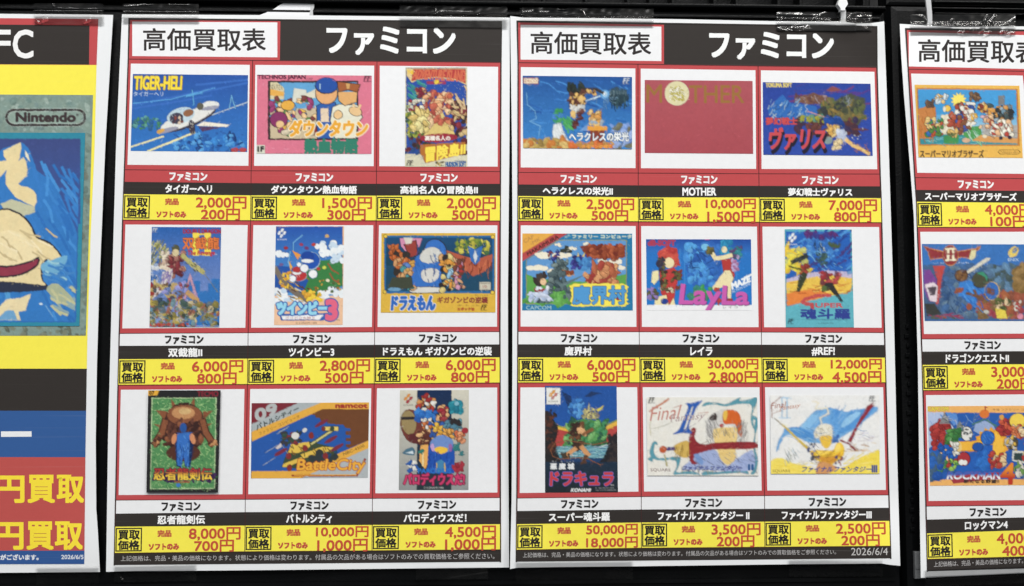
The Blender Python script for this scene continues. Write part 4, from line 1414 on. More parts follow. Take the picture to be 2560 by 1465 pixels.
def art_meadow(a, q):
    a.paint = .25
    ground(a, q, (42, 118, 162))
    a.P([(85, 150), (520, 150), (85, 425)], (222, 166, 76)), a.P([(520, 150), (680, 155), (85, 520), (85, 415)], (176, 74, 74))
    a.TQ("CAP", (95, 235), (225, 165), (115, 285), (240, 210), (190, 140, 76), 0.8), a.TQ("-MK", (185, 270), (310, 200), (200, 310), (325, 240), (190, 140, 76), 0.8)
    a.TQ("MAKAIMURA", (140, 405), (550, 165), (158, 450), (568, 215), (84, 44, 44), 0.7)
    a.TQ("専用", (640, 195), (700, 160), (655, 220), (720, 185), (180, 206, 190), 0.1)
    a.T("ファミリー コンピュータ", 745, 168, 1530, 216, (206, 214, 190), 0.8)
    a.P([(560, 236), (1468, 236), (1466, 1088), (133, 1090), (133, 505)], (150, 150, 100)), a.P([(566, 246), (1458, 246), (1456, 1078), (143, 1080), (143, 505)], (96, 148, 200))
    a.P([(143, 690), (250, 740), (600, 780), (900, 790), (1456, 690), (1456, 1078), (143, 1080)], (92, 156, 78)), a.J(160, 900, 760, 1070, 20, 40, 90, [(84, 146, 72), (104, 168, 86)], 3, asp=1.5)
    rnd = random.Random(6)
    for x, y, w in ((300, 600, 150), (560, 650, 170), (480, 440, 200), (330, 420, 100), (560, 300, 50), (740, 350, 70), (920, 290, 50), (1240, 520, 150), (1390, 600, 70), (650, 440, 120)):
        for k in range(5):
            a.E(x + rnd.uniform(-w, w) * .7, y + rnd.uniform(-12, 18), w * .45, w * .16 + 8, (230, 224, 204))
    a.P([(580, 400), (590, 355), (640, 350), (650, 310), (700, 320), (700, 355), (745, 380), (740, 410)], (54, 58, 50))
    a.J(420, 380, 560, 490, 10, 20, 36, [(60, 66, 140), (50, 54, 120), (130, 62, 54)], 7)
    a.P([(845, 325), (1030, 290), (1120, 340), (1250, 330), (1450, 305), (1440, 470), (1100, 490), (940, 470)], (128, 60, 44)), a.J(940, 300, 1420, 480, 26, 26, 56, [(140, 70, 48), (112, 50, 40), (170, 90, 60)], 8)
    a.J(750, 460, 920, 610, 20, 30, 52, [(56, 56, 126), (66, 70, 150), (46, 46, 104)], 9), a.P([(805, 460), (820, 395), (838, 450)], (222, 200, 130)), a.P([(870, 460), (920, 390), (905, 455)], (222, 200, 130))
    a.J(820, 480, 1040, 650, 16, 28, 48, [(74, 134, 190), (60, 110, 170)], 10)
    a.J(1020, 560, 1330, 820, 44, 36, 76, [(200, 138, 96), (176, 100, 72), (212, 156, 110), (160, 70, 60)], 11, (110, 60, 46), ew=3), a.J(900, 690, 1120, 830, 14, 28, 46, [(206, 150, 106), (150, 60, 56)], 12)
    a.J(490, 520, 690, 680, 20, 30, 56, [(92, 110, 112), (120, 136, 134), (66, 82, 86)], 13, (44, 52, 56), ew=3), a.J(600, 640, 740, 710, 10, 26, 42, [(130, 66, 44), (206, 160, 110)], 14)
    a.J(430, 680, 640, 900, 22, 34, 56, [(84, 102, 106), (112, 130, 130), (56, 72, 78)], 15, (44, 52, 56), ew=3), a.P([(560, 830), (900, 700), (600, 880)], (96, 116, 118))
    a.J(640, 860, 740, 1020, 10, 26, 40, [(100, 118, 120), (70, 86, 92)], 16), a.J(280, 920, 440, 1060, 14, 26, 44, [(90, 110, 114), (60, 76, 84)], 17)
    a.J(260, 700, 390, 830, 12, 34, 54, [(58, 50, 50), (70, 60, 56)], 18), a.E(360, 790, 44, 46, (226, 190, 150)), a.J(260, 860, 420, 930, 10, 28, 44, [(214, 220, 230), (150, 60, 60)], 19), a.J(180, 930, 460, 1030, 14, 30, 60, [(196, 206, 226), (170, 186, 214)], 20)
    a.T("CAPCOM", 135, 1108, 465, 1160, (176, 206, 206), 0.4)
    rnd = random.Random(9)
    pts = []
    for k in range(60):
        t = 2 * math.pi * k / 60
        ex = max(-1, min(1, 1.35 * math.cos(t))) * 370
        ey = max(-1, min(1, 1.35 * math.sin(t))) * 150
        f = 1 + rnd.uniform(-.03, .07)
        pts.append((1100 + ex * f, 965 + ey * f))
    a.P(pts, (238, 222, 92))
    a.TO("魔界村", 755, 850, 1450, 1085, (82, 150, 204), (44, 60, 90), 2.0, 1.2), a.E(1355, 990, 34, 48, (160, 50, 56))


def art_blue_room(a, q):
    a.paint = .35
    ground(a, q, WHT)
    a.G([(130, 226), (1525, 228), (1535, 1095), (140, 1095)], (48, 112, 186), (40, 118, 194))
    a.G([(133, 228), (1525, 230), (1525, 400), (133, 400)], (38, 76, 154), (52, 112, 186))
    for x in (640, 580, 1330):
        a.L([(x, 360), (x + 6, 1095)], 10, (70, 134, 200))
    # a plain blue rocky dome behind
    a.P([(660, 620), (690, 420), (800, 300), (1010, 240), (1130, 420), (1130, 700), (1000, 860), (760, 860)], (50, 98, 176)), a.J(680, 300, 1100, 840, 46, 36, 90, [(60, 116, 190), (44, 88, 164), (72, 138, 206), (52, 104, 180), (84, 156, 216)], 3)
    a.S(700, 320, 1080, 620, 14, 60, 140, 7, [(34, 62, 120)], 4)
    a.J(720, 860, 990, 1030, 16, 40, 66, [(70, 150, 84), (60, 130, 110)], 5), a.E(915, 330, 54, 44, (120, 186, 222)), a.E(715, 375, 34, 32, (96, 160, 210))
    a.T("dB-SOFT", 160, 242, 518, 312, (166, 62, 84), 1.5)
    # red and cream drapes at left, teal, cream and red ones at right
    a.J(330, 380, 540, 560, 24, 50, 80, [(186, 72, 66), (196, 84, 72), (176, 62, 62)], 6), a.E(440, 540, 66, 72, (230, 214, 170)), a.J(300, 480, 360, 620, 8, 28, 44, [(88, 88, 76), (58, 54, 66), (100, 96, 60)], 7), a.E(312, 548, 50, 50, (58, 54, 70))
    a.P([(310, 660), (500, 600), (580, 680), (520, 900), (500, 1095), (420, 1095), (330, 940)], (184, 64, 62)), a.P([(215, 650), (300, 640), (300, 760), (240, 830), (200, 790)], (232, 220, 170)), a.P([(250, 1000), (400, 960), (440, 1095), (245, 1095)], (230, 218, 170)), a.P([(440, 1095), (500, 1000), (520, 1095)], (230, 218, 170))
    a.J(310, 640, 400, 860, 10, 20, 36, [(84, 84, 54), (110, 104, 64), (60, 52, 46)], 8), a.J(480, 650, 600, 900, 16, 22, 40, [(96, 92, 56), (120, 60, 52), (70, 62, 50)], 9), a.J(330, 880, 520, 930, 12, 16, 28, [(90, 84, 60), (200, 190, 160), (84, 50, 46)], 10)
    a.J(160, 880, 300, 1010, 12, 30, 50, [(140, 120, 176), (84, 84, 60), (100, 96, 70)], 11), a.E(380, 1050, 50, 40, (40, 66, 140))
    a.J(1140, 260, 1260, 420, 14, 36, 56, [(52, 140, 180), (60, 152, 190), (44, 124, 166)], 12), a.J(1260, 340, 1400, 480, 12, 30, 48, [(48, 112, 116), (90, 70, 110), (56, 130, 140)], 13), a.E(1170, 365, 38, 44, (230, 216, 176))
    a.L([(1000, 400), (1050, 480), (1150, 470), (1260, 440)], 56, (230, 216, 172)), a.J(940, 310, 1010, 420, 7, 26, 38, [(110, 104, 62), (84, 80, 52)], 14)
    a.P([(1130, 500), (1270, 480), (1270, 600), (1310, 700), (1280, 790), (1190, 640), (1160, 680)], (176, 62, 60)), a.P([(1180, 640), (1250, 640), (1290, 740), (1260, 830), (1120, 870), (1020, 900), (1010, 860), (1100, 740)], (230, 216, 172)), a.P([(1200, 830), (1260, 830), (1260, 1010), (1210, 1010)], (230, 216, 172))
    a.J(1270, 460, 1350, 640, 9, 26, 42, [(180, 160, 200), (160, 110, 150)], 15), a.J(1050, 880, 1110, 1080, 8, 24, 36, [(176, 66, 62)], 16), a.R(1130, 1010, 1280, 1090, (150, 60, 62))
    a.TQ("MAZE", (1262, 810), (1500, 715), (1275, 890), (1515, 785), (232, 236, 238), 1.4), a.TQ("ACTION GAME", (1268, 910), (1510, 800), (1275, 945), (1518, 830), (206, 220, 232), 0.4), a.L([(1440, 735), (1530, 695)], 26, (232, 236, 238))
    a.TQ("LayLa", (612, 836), (1500, 868), (572, 1172), (1490, 1172), (90, 40, 100), 2.6), a.TQ("LayLa", (605, 828), (1493, 860), (565, 1164), (1483, 1164), (196, 94, 170), 2.4)
    a.T("レ イ ラ", 1150, 1110, 1350, 1145, (80, 76, 80), 0.5)


def art_desert(a, q):
    a.paint, a.soft = .9, 1
    ground(a, q, (96, 172, 186))
    a.P([(340, 125), (1190, 125), (1215, 880), (1160, 930), (900, 985), (560, 1065), (350, 1120)], (44, 96, 176))
    a.S(350, 140, 1190, 640, 60, 100, 220, 26, [(40, 80, 160), (60, 120, 196), (84, 150, 214), (44, 70, 140), (70, 60, 120)], 3, -35)
    a.J(350, 350, 640, 680, 26, 40, 80, [(232, 214, 80), (222, 190, 66), (190, 190, 110)], 4, asp=1.4)
    a.J(640, 180, 920, 420, 30, 40, 80, [(70, 130, 196), (56, 108, 180), (90, 150, 206)], 5), a.S(720, 240, 850, 350, 14, 50, 80, 8, [(200, 214, 214), (40, 60, 90)], 6, 90), a.J(600, 140, 1000, 200, 12, 30, 60, [(90, 50, 110), (60, 60, 130)], 7)
    a.S(640, 380, 1050, 700, 26, 90, 200, 14, [(56, 112, 186), (120, 176, 220), (40, 76, 140)], 8, 40)
    a.P([(345, 760), (600, 680), (900, 640), (1222, 660), (1220, 800), (345, 900)], (190, 180, 206)), a.P([(350, 800), (620, 740), (900, 700), (1222, 745), (1210, 880), (1160, 930), (900, 985), (560, 1065), (352, 1115)], (228, 190, 84))
    a.P([(352, 950), (700, 880), (960, 960), (560, 1065), (352, 1115)], (222, 130, 66)), a.S(400, 800, 1200, 960, 30, 60, 140, 12, [(170, 86, 44), (206, 140, 66), (236, 210, 110)], 9, -6)
    # dark wrecks on the sand
    a.L([(430, 530), (610, 450)], 56, (52, 58, 60)), a.S(440, 440, 620, 530, 10, 30, 60, 8, [(90, 100, 100), (36, 40, 44)], 10, -25)
    a.J(750, 420, 880, 560, 10, 24, 44, [(56, 80, 84), (70, 96, 84)], 11), a.J(910, 280, 1060, 330, 8, 18, 34, [(76, 92, 62)], 12)
    a.L([(395, 590), (540, 630)], 24, (74, 80, 50)), a.J(550, 570, 640, 680, 10, 28, 44, [(150, 66, 56), (120, 52, 48)], 13), a.P([(510, 730), (570, 660), (630, 690), (590, 800), (520, 930), (485, 925)], (58, 66, 50))
    a.J(800, 670, 1040, 800, 18, 30, 52, [(170, 70, 72), (150, 56, 60), (110, 60, 66)], 14), a.P([(870, 800), (960, 800), (1010, 900), (1100, 1050), (1070, 1060), (930, 900), (830, 930), (810, 910)], (50, 50, 50)), a.E(850, 880, 36, 44, (84, 104, 60))
    a.E(1190, 670, 40, 20, (110, 150, 190))
    ribbon_mark(a, 365, 148, 122, (232, 234, 236), (232, 234, 236), "KONAMI", (222, 226, 230))
    a.L([(930, 970), (750, 975), (600, 1020), (560, 1060), (610, 1085), (690, 1090), (690, 1140)], 44, (184, 78, 80))
    a.T("UPER", 735, 1075, 1095, 1130, (190, 78, 84), 1.0), a.T("TM", 1160, 1108, 1192, 1126, (70, 100, 110), 0)
    a.T("魂斗羅", 540, 1150, 1190, 1280, (52, 66, 140), 1.6), a.L([(550, 1290), (1195, 1292)], 5, (60, 90, 120))
    twin_mark(a, 368, 1282, 445, 1345, (44, 60, 64))
    a.T("© KONAMI 1990", 770, 1330, 970, 1350, (60, 90, 100), 0)


def art_castle(a, q):
    a.paint = .9
    ground(a, q, (40, 82, 152), (42, 90, 164))
    a.P([(370, 450), (560, 560), (690, 610), (900, 640), (1100, 590), (1300, 490), (1300, 560), (1100, 690), (700, 720), (450, 600)], (222, 176, 76)), a.P([(440, 580), (690, 640), (900, 680), (1100, 640), (1300, 550), (1300, 1000), (440, 1000)], (176, 72, 70))
    a.L([(450, 540), (690, 600)], 16, (120, 150, 80)), a.L([(1100, 575), (1300, 480)], 14, (130, 150, 70))
    a.P([(590, 120), (700, 180), (720, 330), (690, 380), (640, 260)], (36, 54, 92)), a.P([(870, 190), (960, 120), (1130, 150), (1040, 150), (960, 190)], (38, 58, 98)), a.J(700, 210, 850, 430, 22, 28, 54, [(66, 128, 196), (54, 104, 172), (90, 150, 206), (44, 80, 140)], 3)
    a.P([(580, 830), (700, 640), (690, 510), (860, 470), (1060, 500), (1110, 640), (1190, 830)], (74, 130, 76)), a.J(620, 500, 1150, 820, 60, 24, 60, [(92, 156, 90), (56, 104, 66), (120, 176, 110), (44, 84, 70), (70, 136, 92)], 4)
    a.J(850, 350, 1060, 470, 30, 14, 30, [(170, 166, 110), (130, 120, 110), (200, 190, 130), (96, 90, 90)], 5), a.P([(915, 350), (930, 250), (945, 350)], (190, 184, 130)), a.R(875, 340, 895, 450, (176, 168, 120)), a.R(1000, 350, 1020, 470, (150, 146, 110)), a.P([(1020, 360), (1130, 290), (1090, 350), (1050, 380)], (214, 200, 90))
    a.R(500, 820, 1200, 980, (96, 146, 160)), a.S(500, 820, 1200, 970, 50, 80, 220, 12, [(196, 214, 216), (120, 170, 180), (60, 106, 150), (150, 190, 196)], 6, 0), a.R(500, 970, 1200, 1100, (38, 66, 106))
    a.P([(370, 360), (470, 470), (540, 560), (520, 700), (490, 800), (560, 980), (600, 1080), (370, 1080)], (42, 42, 44)), a.P([(1300, 620), (1220, 700), (1190, 800), (1120, 960), (1000, 1080), (1300, 1080)], (40, 40, 44)), a.J(380, 380, 500, 900, 26, 24, 50, [(70, 48, 42), (50, 44, 44), (92, 56, 46)], 7), a.J(1180, 680, 1300, 1040, 20, 24, 50, [(58, 52, 52), (44, 42, 46)], 8)
    a.G([(370, 1020), (1302, 1020), (1302, 1412), (370, 1412)], (36, 52, 70), (38, 44, 48))
    # loose brown boulders and a looping rope in front
    a.J(700, 540, 850, 720, 22, 30, 56, [(74, 52, 42), (110, 74, 52), (58, 44, 40)], 9), a.J(800, 600, 870, 680, 6, 26, 38, [(214, 166, 120)], 10), a.L([(860, 670), (980, 600)], 40, (130, 86, 58)), a.J(730, 770, 850, 860, 10, 28, 44, [(60, 46, 42), (84, 60, 46)], 11)
    a.L([(760, 850), (650, 930)], 56, (206, 150, 104)), a.L([(840, 830), (920, 930)], 60, (200, 146, 100)), a.J(590, 910, 680, 970, 7, 24, 34, [(70, 60, 50)], 12), a.J(850, 950, 900, 1040, 6, 24, 34, [(84, 60, 48)], 13)
    a.L([(1180, 760), (1000, 800), (800, 770), (640, 745), (500, 780), (440, 870), (470, 950), (560, 985), (760, 965), (900, 970), (1080, 1060)], 13, (130, 84, 60))
    a.R(388, 72, 568, 286, (226, 226, 220)), ribbon_mark(a, 412, 100, 122, (214, 150, 70), (176, 56, 64), "KONAMI", (60, 60, 64))
    a.T("あく　ま　じょう", 458, 1006, 740, 1026, (170, 176, 180), 0), a.T("悪 魔 城", 440, 1038, 742, 1115, (222, 226, 226), 1.0)
    a.TO("ドラキュラ", 438, 1150, 1235, 1320, (190, 66, 72), (96, 110, 190), 2.2, 1.0, 8)
    a.T("TM", 1205, 1308, 1250, 1330, (190, 190, 190), 0), a.T("KONAMI", 700, 1360, 945, 1402, (226, 228, 228), 0.8, 14), a.T("© 1986 1993 KONAMI", 1015, 1345, 1250, 1362, (150, 154, 156), 0), a.T("ALL RIGHTS RESERVED", 1015, 1374, 1280, 1390, (150, 154, 156), 0)


def art_scrolls(a, q):
    a.paint, a.soft = .5, 2
    ground(a, q, (226, 224, 216))
    a.lines = 0.35
    twin_mark(a, 135, 198, 212, 268, (44, 44, 44))
    TE, RD = (88, 148, 164), (140, 48, 54)
    for p in ([(825, 310), (870, 260), (1000, 262), (1130, 280), (1280, 205), (1310, 200), (1300, 240), (1440, 215), (1500, 195), (1520, 240), (1490, 340), (1460, 420), (1515, 450), (1528, 560), (1500, 690), (1500, 860), (1530, 1000), (1500, 1160), (1440, 1175), (1480, 1100), (1490, 960), (1470, 800), (1490, 640), (1440, 500), (1450, 300), (1300, 280), (1120, 310), (960, 285)],
              [(125, 985), (160, 950), (150, 880), (190, 770), (235, 765), (250, 805), (215, 800), (205, 900), (270, 970), (510, 955), (540, 1000), (510, 1100), (500, 1150), (700, 1140), (800, 1190), (700, 1180), (560, 1175), (450, 1180), (490, 1090), (470, 1000), (270, 1000), (200, 985), (180, 1015)],
              [(830, 1190), (850, 1140), (1000, 1150), (1200, 1130), (1380, 1130), (1410, 1180), (1340, 1160), (1100, 1170)]):
        a.W(p, TE)
    for p in ([(1475, 330), (1490, 300), (1475, 420)], [(1470, 470), (1500, 490), (1480, 600)], [(930, 265), (1020, 272), (970, 280)]):
        a.P(p, (226, 226, 218))
    # autumn-coloured sweeps with silver strokes over sand, a lilac slab below and a red bar across
    a.W([(870, 560), (930, 420), (1080, 350), (1240, 370), (1330, 500), (1380, 600), (1330, 740), (1200, 560), (1000, 590), (930, 720)], (206, 204, 200))
    a.W([(1090, 380), (1230, 360), (1310, 450), (1330, 690), (1280, 660), (1240, 540), (1100, 530)], (206, 100, 48))
    a.W([(1090, 380), (1140, 370), (1130, 480), (1090, 480)], (228, 186, 84)), a.W([(910, 470), (980, 390), (1010, 470), (960, 490)], (66, 56, 54))
    a.S(860, 450, 1000, 740, 40, 60, 130, 4, [(150, 150, 152), (120, 118, 120), (190, 190, 190)], 7, 70), a.S(1290, 480, 1410, 740, 30, 60, 120, 4, [(150, 150, 150), (110, 106, 104), (206, 204, 200)], 8, 110)
    a.W([(960, 640), (1010, 590), (1240, 580), (1270, 660), (1250, 800), (1240, 920), (1140, 1000), (1040, 920), (985, 790)], (228, 200, 134)), a.W([(1040, 900), (1240, 900), (1230, 1000), (1140, 1060), (1060, 990)], (222, 192, 124))
    a.S(980, 560, 1280, 660, 26, 50, 90, 4, [(190, 188, 184), (220, 216, 206), (130, 116, 96)], 9, 80), a.E(1070, 556, 28, 24, (170, 60, 60))
    a.W([(760, 890), (980, 870), (1060, 1000), (1140, 1070), (1260, 980), (1420, 880), (1475, 900), (1475, 1110), (1200, 1140), (820, 1120), (560, 1120), (640, 1020)], (158, 172, 210)), a.S(620, 890, 1460, 1110, 40, 60, 150, 6, [(130, 146, 192), (186, 198, 224), (110, 118, 150)], 10, 40)
    a.W([(1050, 930), (1230, 920), (1220, 1000), (1140, 1060), (1070, 1000)], (222, 194, 128))
    a.W([(450, 830), (560, 760), (650, 770), (650, 950), (560, 960), (480, 910)], (206, 172, 92)), a.S(470, 770, 640, 950, 14, 50, 110, 5, [(150, 116, 56), (228, 200, 130)], 11, 100)
    a.W([(700, 580), (740, 620), (720, 700), (760, 770), (860, 800), (1000, 775), (1470, 766), (1478, 850), (1000, 860), (840, 890), (740, 930), (710, 1000), (760, 1040), (700, 1050), (660, 990), (650, 800), (655, 690)], RD), a.S(700, 790, 1460, 845, 20, 80, 200, 5, [(112, 40, 46), (168, 72, 70)], 12, -1)
    a.E(320, 860, 46, 46, (186, 90, 56)), a.L([(380, 855), (460, 850)], 42, (66, 52, 116)), a.L([(340, 930), (370, 1070)], 18, (176, 166, 106)), a.W([(710, 930), (770, 920), (830, 1000), (820, 1060), (750, 1010)], (120, 150, 200))
    a.S(560, 1070, 1320, 1140, 30, 30, 70, 6, [(84, 90, 150), (150, 140, 90)], 14)
    a.W([(600, 275), (700, 262), (820, 235), (770, 300), (740, 340), (650, 560), (690, 655), (560, 650), (445, 668), (520, 610), (580, 480), (640, 320)], (46, 92, 172)), a.P([(690, 310), (712, 310), (610, 600), (585, 605)], (226, 224, 216))
    a.TQ("Final", (180, 320), (560, 290), (150, 500), (510, 470), (190, 130, 120), 0), a.TQ("Fantasy", (430, 420), (880, 380), (410, 540), (820, 500), (170, 150, 150), 0)
    a.L([(390, 215), (330, 262), (220, 325), (150, 375)], 20, (196, 120, 90)), a.L([(180, 400), (150, 560), (165, 690)], 5, (206, 200, 130)), a.L([(170, 600), (300, 570), (440, 510)], 5, (176, 176, 150)), a.L([(740, 530), (640, 590), (570, 650)], 5, (170, 170, 176)), a.L([(560, 295), (450, 330)], 6, (196, 110, 90)), a.L([(900, 385), (760, 400)], 6, (196, 120, 100))
    a.pen = True
    a.S(860, 400, 980, 740, 26, 60, 130, 2.5, [(110, 108, 110)], 41, 75), a.S(1270, 470, 1410, 740, 22, 60, 120, 2.5, [(96, 92, 92)], 42, 108), a.S(620, 900, 1460, 1110, 22, 60, 140, 2.5, [(100, 106, 140)], 43, 35), a.S(980, 560, 1270, 640, 14, 40, 80, 2.5, [(110, 96, 76)], 44, 82), a.S(460, 770, 650, 950, 10, 40, 90, 2.5, [(110, 84, 46)], 45, 100)
    a.pen = False
    a.T("SQUARE", 160, 1103, 418, 1148, (90, 50, 56), 0.5), a.T("ファイナルファンタジー", 560, 1070, 1320, 1130, (70, 80, 140), 0.6, 20), a.T("II", 1410, 1055, 1470, 1125, (50, 90, 140), 1.2)


def art_banner(a, q):
    a.paint, a.soft = .6, 3
    a.lines = 0.3
    ground(a, q, (230, 230, 228))
    twin_mark(a, 1365, 180, 1440, 246, (56, 58, 70))
    cape = [(185, 900), (205, 770), (270, 640), (300, 585), (400, 580), (470, 572), (560, 490), (650, 390), (740, 340), (830, 325), (920, 340), (1000, 365), (1090, 380), (1150, 355), (1220, 350), (1300, 340), (1420, 315), (1480, 325), (1460, 380), (1330, 480), (1240, 560), (1120, 640), (980, 730), (880, 790), (690, 780), (560, 760), (450, 700), (340, 680), (270, 720)]
    a.W(cape, (112, 166, 216))
    a.W([(300, 590), (470, 576), (600, 640), (690, 720), (640, 760), (480, 690), (330, 640)], (86, 146, 206)), a.W([(500, 560), (640, 410), (720, 370), (700, 470), (620, 580), (560, 600)], (136, 186, 226)), a.W([(860, 340), (1000, 390), (1080, 480), (960, 600), (900, 690), (870, 500)], (100, 158, 214)), a.W([(1120, 390), (1300, 350), (1440, 330), (1240, 540), (1060, 640), (960, 660), (1040, 540)], (88, 148, 208)), a.W([(1060, 470), (1200, 390), (1260, 400), (1140, 520), (1020, 580)], (146, 194, 230))
    a.S(280, 590, 640, 720, 16, 80, 180, 7, [(72, 130, 194), (150, 196, 230)], 3, 14), a.S(620, 400, 1260, 640, 26, 90, 200, 8, [(78, 138, 202), (150, 194, 232)], 4, -50)
    a.S(1160, 620, 1400, 760, 12, 60, 120, 6, [(200, 200, 220), (190, 176, 180)], 5, 5)
    a.W([(114, 1010), (240, 970), (400, 1040), (560, 1070), (690, 1130), (690, 1170), (117, 1170)], (240, 218, 104)), a.W([(860, 1168), (1080, 1070), (1240, 970), (1400, 900), (1498, 885), (1500, 1168)], (238, 214, 88)), a.S(140, 1010, 640, 1150, 20, 80, 200, 10, [(244, 226, 130), (232, 206, 84)], 6, 8), a.S(1000, 960, 1490, 1150, 20, 80, 200, 10, [(244, 226, 130), (232, 206, 76)], 7, -20)
    a.S(280, 830, 460, 1000, 24, 40, 90, 6, [(190, 206, 216), (206, 206, 190), (130, 146, 140)], 8, 60), a.S(440, 980, 720, 1060, 16, 40, 80, 7, [(214, 206, 190), (190, 200, 210)], 9, 10)
    # pale smoke over yellow and ochre rocks, crossed by a yellow bar and a red bar
    a.L([(650, 250), (690, 250), (722, 270), (680, 340), (760, 345), (830, 330), (850, 400), (740, 460), (760, 530)], 22, (224, 218, 198))
    a.W([(690, 720), (660, 640), (720, 560), (790, 530), (890, 560), (900, 680), (880, 740), (780, 690)], (226, 222, 206)), a.S(660, 560, 910, 740, 26, 30, 70, 4, [(186, 176, 144), (206, 198, 166)], 10)
    a.W([(740, 700), (880, 690), (880, 800), (820, 850), (760, 800)], (230, 188, 74))
    a.W([(620, 880), (740, 870), (900, 870), (950, 790), (1010, 780), (1050, 850), (1040, 940), (940, 1020), (880, 1060), (760, 1030), (640, 950)], (236, 194, 66)), a.W([(740, 960), (900, 960), (1000, 900), (940, 1010), (860, 1050), (770, 1020)], (206, 146, 60)), a.W([(700, 890), (860, 880), (820, 920), (700, 930)], (246, 214, 100)), a.W([(950, 800), (1000, 800), (990, 870), (940, 890)], (246, 216, 110)), a.W([(740, 1020), (900, 1060), (960, 1100), (840, 1168), (690, 1168)], (206, 150, 100))
    a.S(620, 880, 1040, 1040, 18, 40, 90, 5, [(150, 96, 50), (176, 120, 56)], 11, -15)
    a.J(560, 790, 680, 920, 7, 16, 32, [(60, 76, 130), (66, 60, 70), (150, 160, 180)], 13), a.J(620, 930, 720, 1000, 6, 14, 26, [(66, 70, 84), (130, 140, 160)], 14), a.J(890, 690, 970, 760, 6, 18, 34, [(60, 100, 170), (80, 120, 180)], 15), a.J(940, 950, 1040, 1050, 6, 14, 28, [(150, 66, 56), (70, 66, 110)], 16), a.S(1080, 770, 1420, 890, 16, 50, 110, 9, [(206, 160, 100), (176, 120, 76), (222, 200, 170)], 17, 8)
    a.P([(150, 455), (200, 490), (590, 830), (570, 860), (240, 540)], (206, 176, 66)), a.L([(160, 465), (260, 550)], 8, (110, 96, 60)), a.L([(260, 530), (570, 820)], 7, (236, 214, 120)), a.P([(1340, 310), (1430, 250), (1400, 300), (1440, 290), (1390, 350), (1230, 570), (1140, 770), (1090, 760), (1200, 560)], (140, 48, 56)), a.L([(1000, 745), (1110, 790), (1190, 870)], 22, (130, 44, 54))
    a.R(228, 195, 350, 208, (150, 190, 220)), a.L([(255, 210), (255, 460)], 14, (150, 192, 222)), a.L([(320, 210), (320, 460)], 14, (150, 192, 222)), a.R(215, 455, 365, 466, (150, 190, 220))
    a.TQ("Final", (125, 265), (310, 250), (110, 345), (295, 320), (150, 76, 50), 0.2), a.TQ("Fantasy", (240, 310), (500, 265), (225, 380), (470, 340), (176, 96, 50), 0.2), a.L([(240, 185), (180, 240), (120, 290), (130, 460)], 8, (150, 76, 50)), a.L([(120, 410), (250, 360)], 5, (176, 100, 60))
    a.pen = True
    a.S(660, 550, 910, 740, 26, 30, 70, 2.5, [(150, 142, 116)], 41), a.S(560, 780, 740, 1000, 18, 30, 70, 3, [(60, 60, 80)], 42, 50), a.S(620, 870, 1040, 1060, 18, 40, 90, 2.5, [(130, 86, 40)], 43, -12), a.S(300, 580, 1250, 700, 16, 80, 160, 2.5, [(60, 110, 170)], 44, 15), a.S(290, 830, 460, 1000, 14, 40, 80, 2.5, [(110, 120, 120)], 45, 60)
    a.pen = False
    a.T("SQUARE", 135, 1117, 362, 1158, (110, 90, 40), 0.4), a.T("ファイナルファンタジー", 500, 1080, 1385, 1150, (64, 80, 140), 0.6, 22), a.T("III", 1405, 1065, 1468, 1150, (70, 84, 140), 1.4)


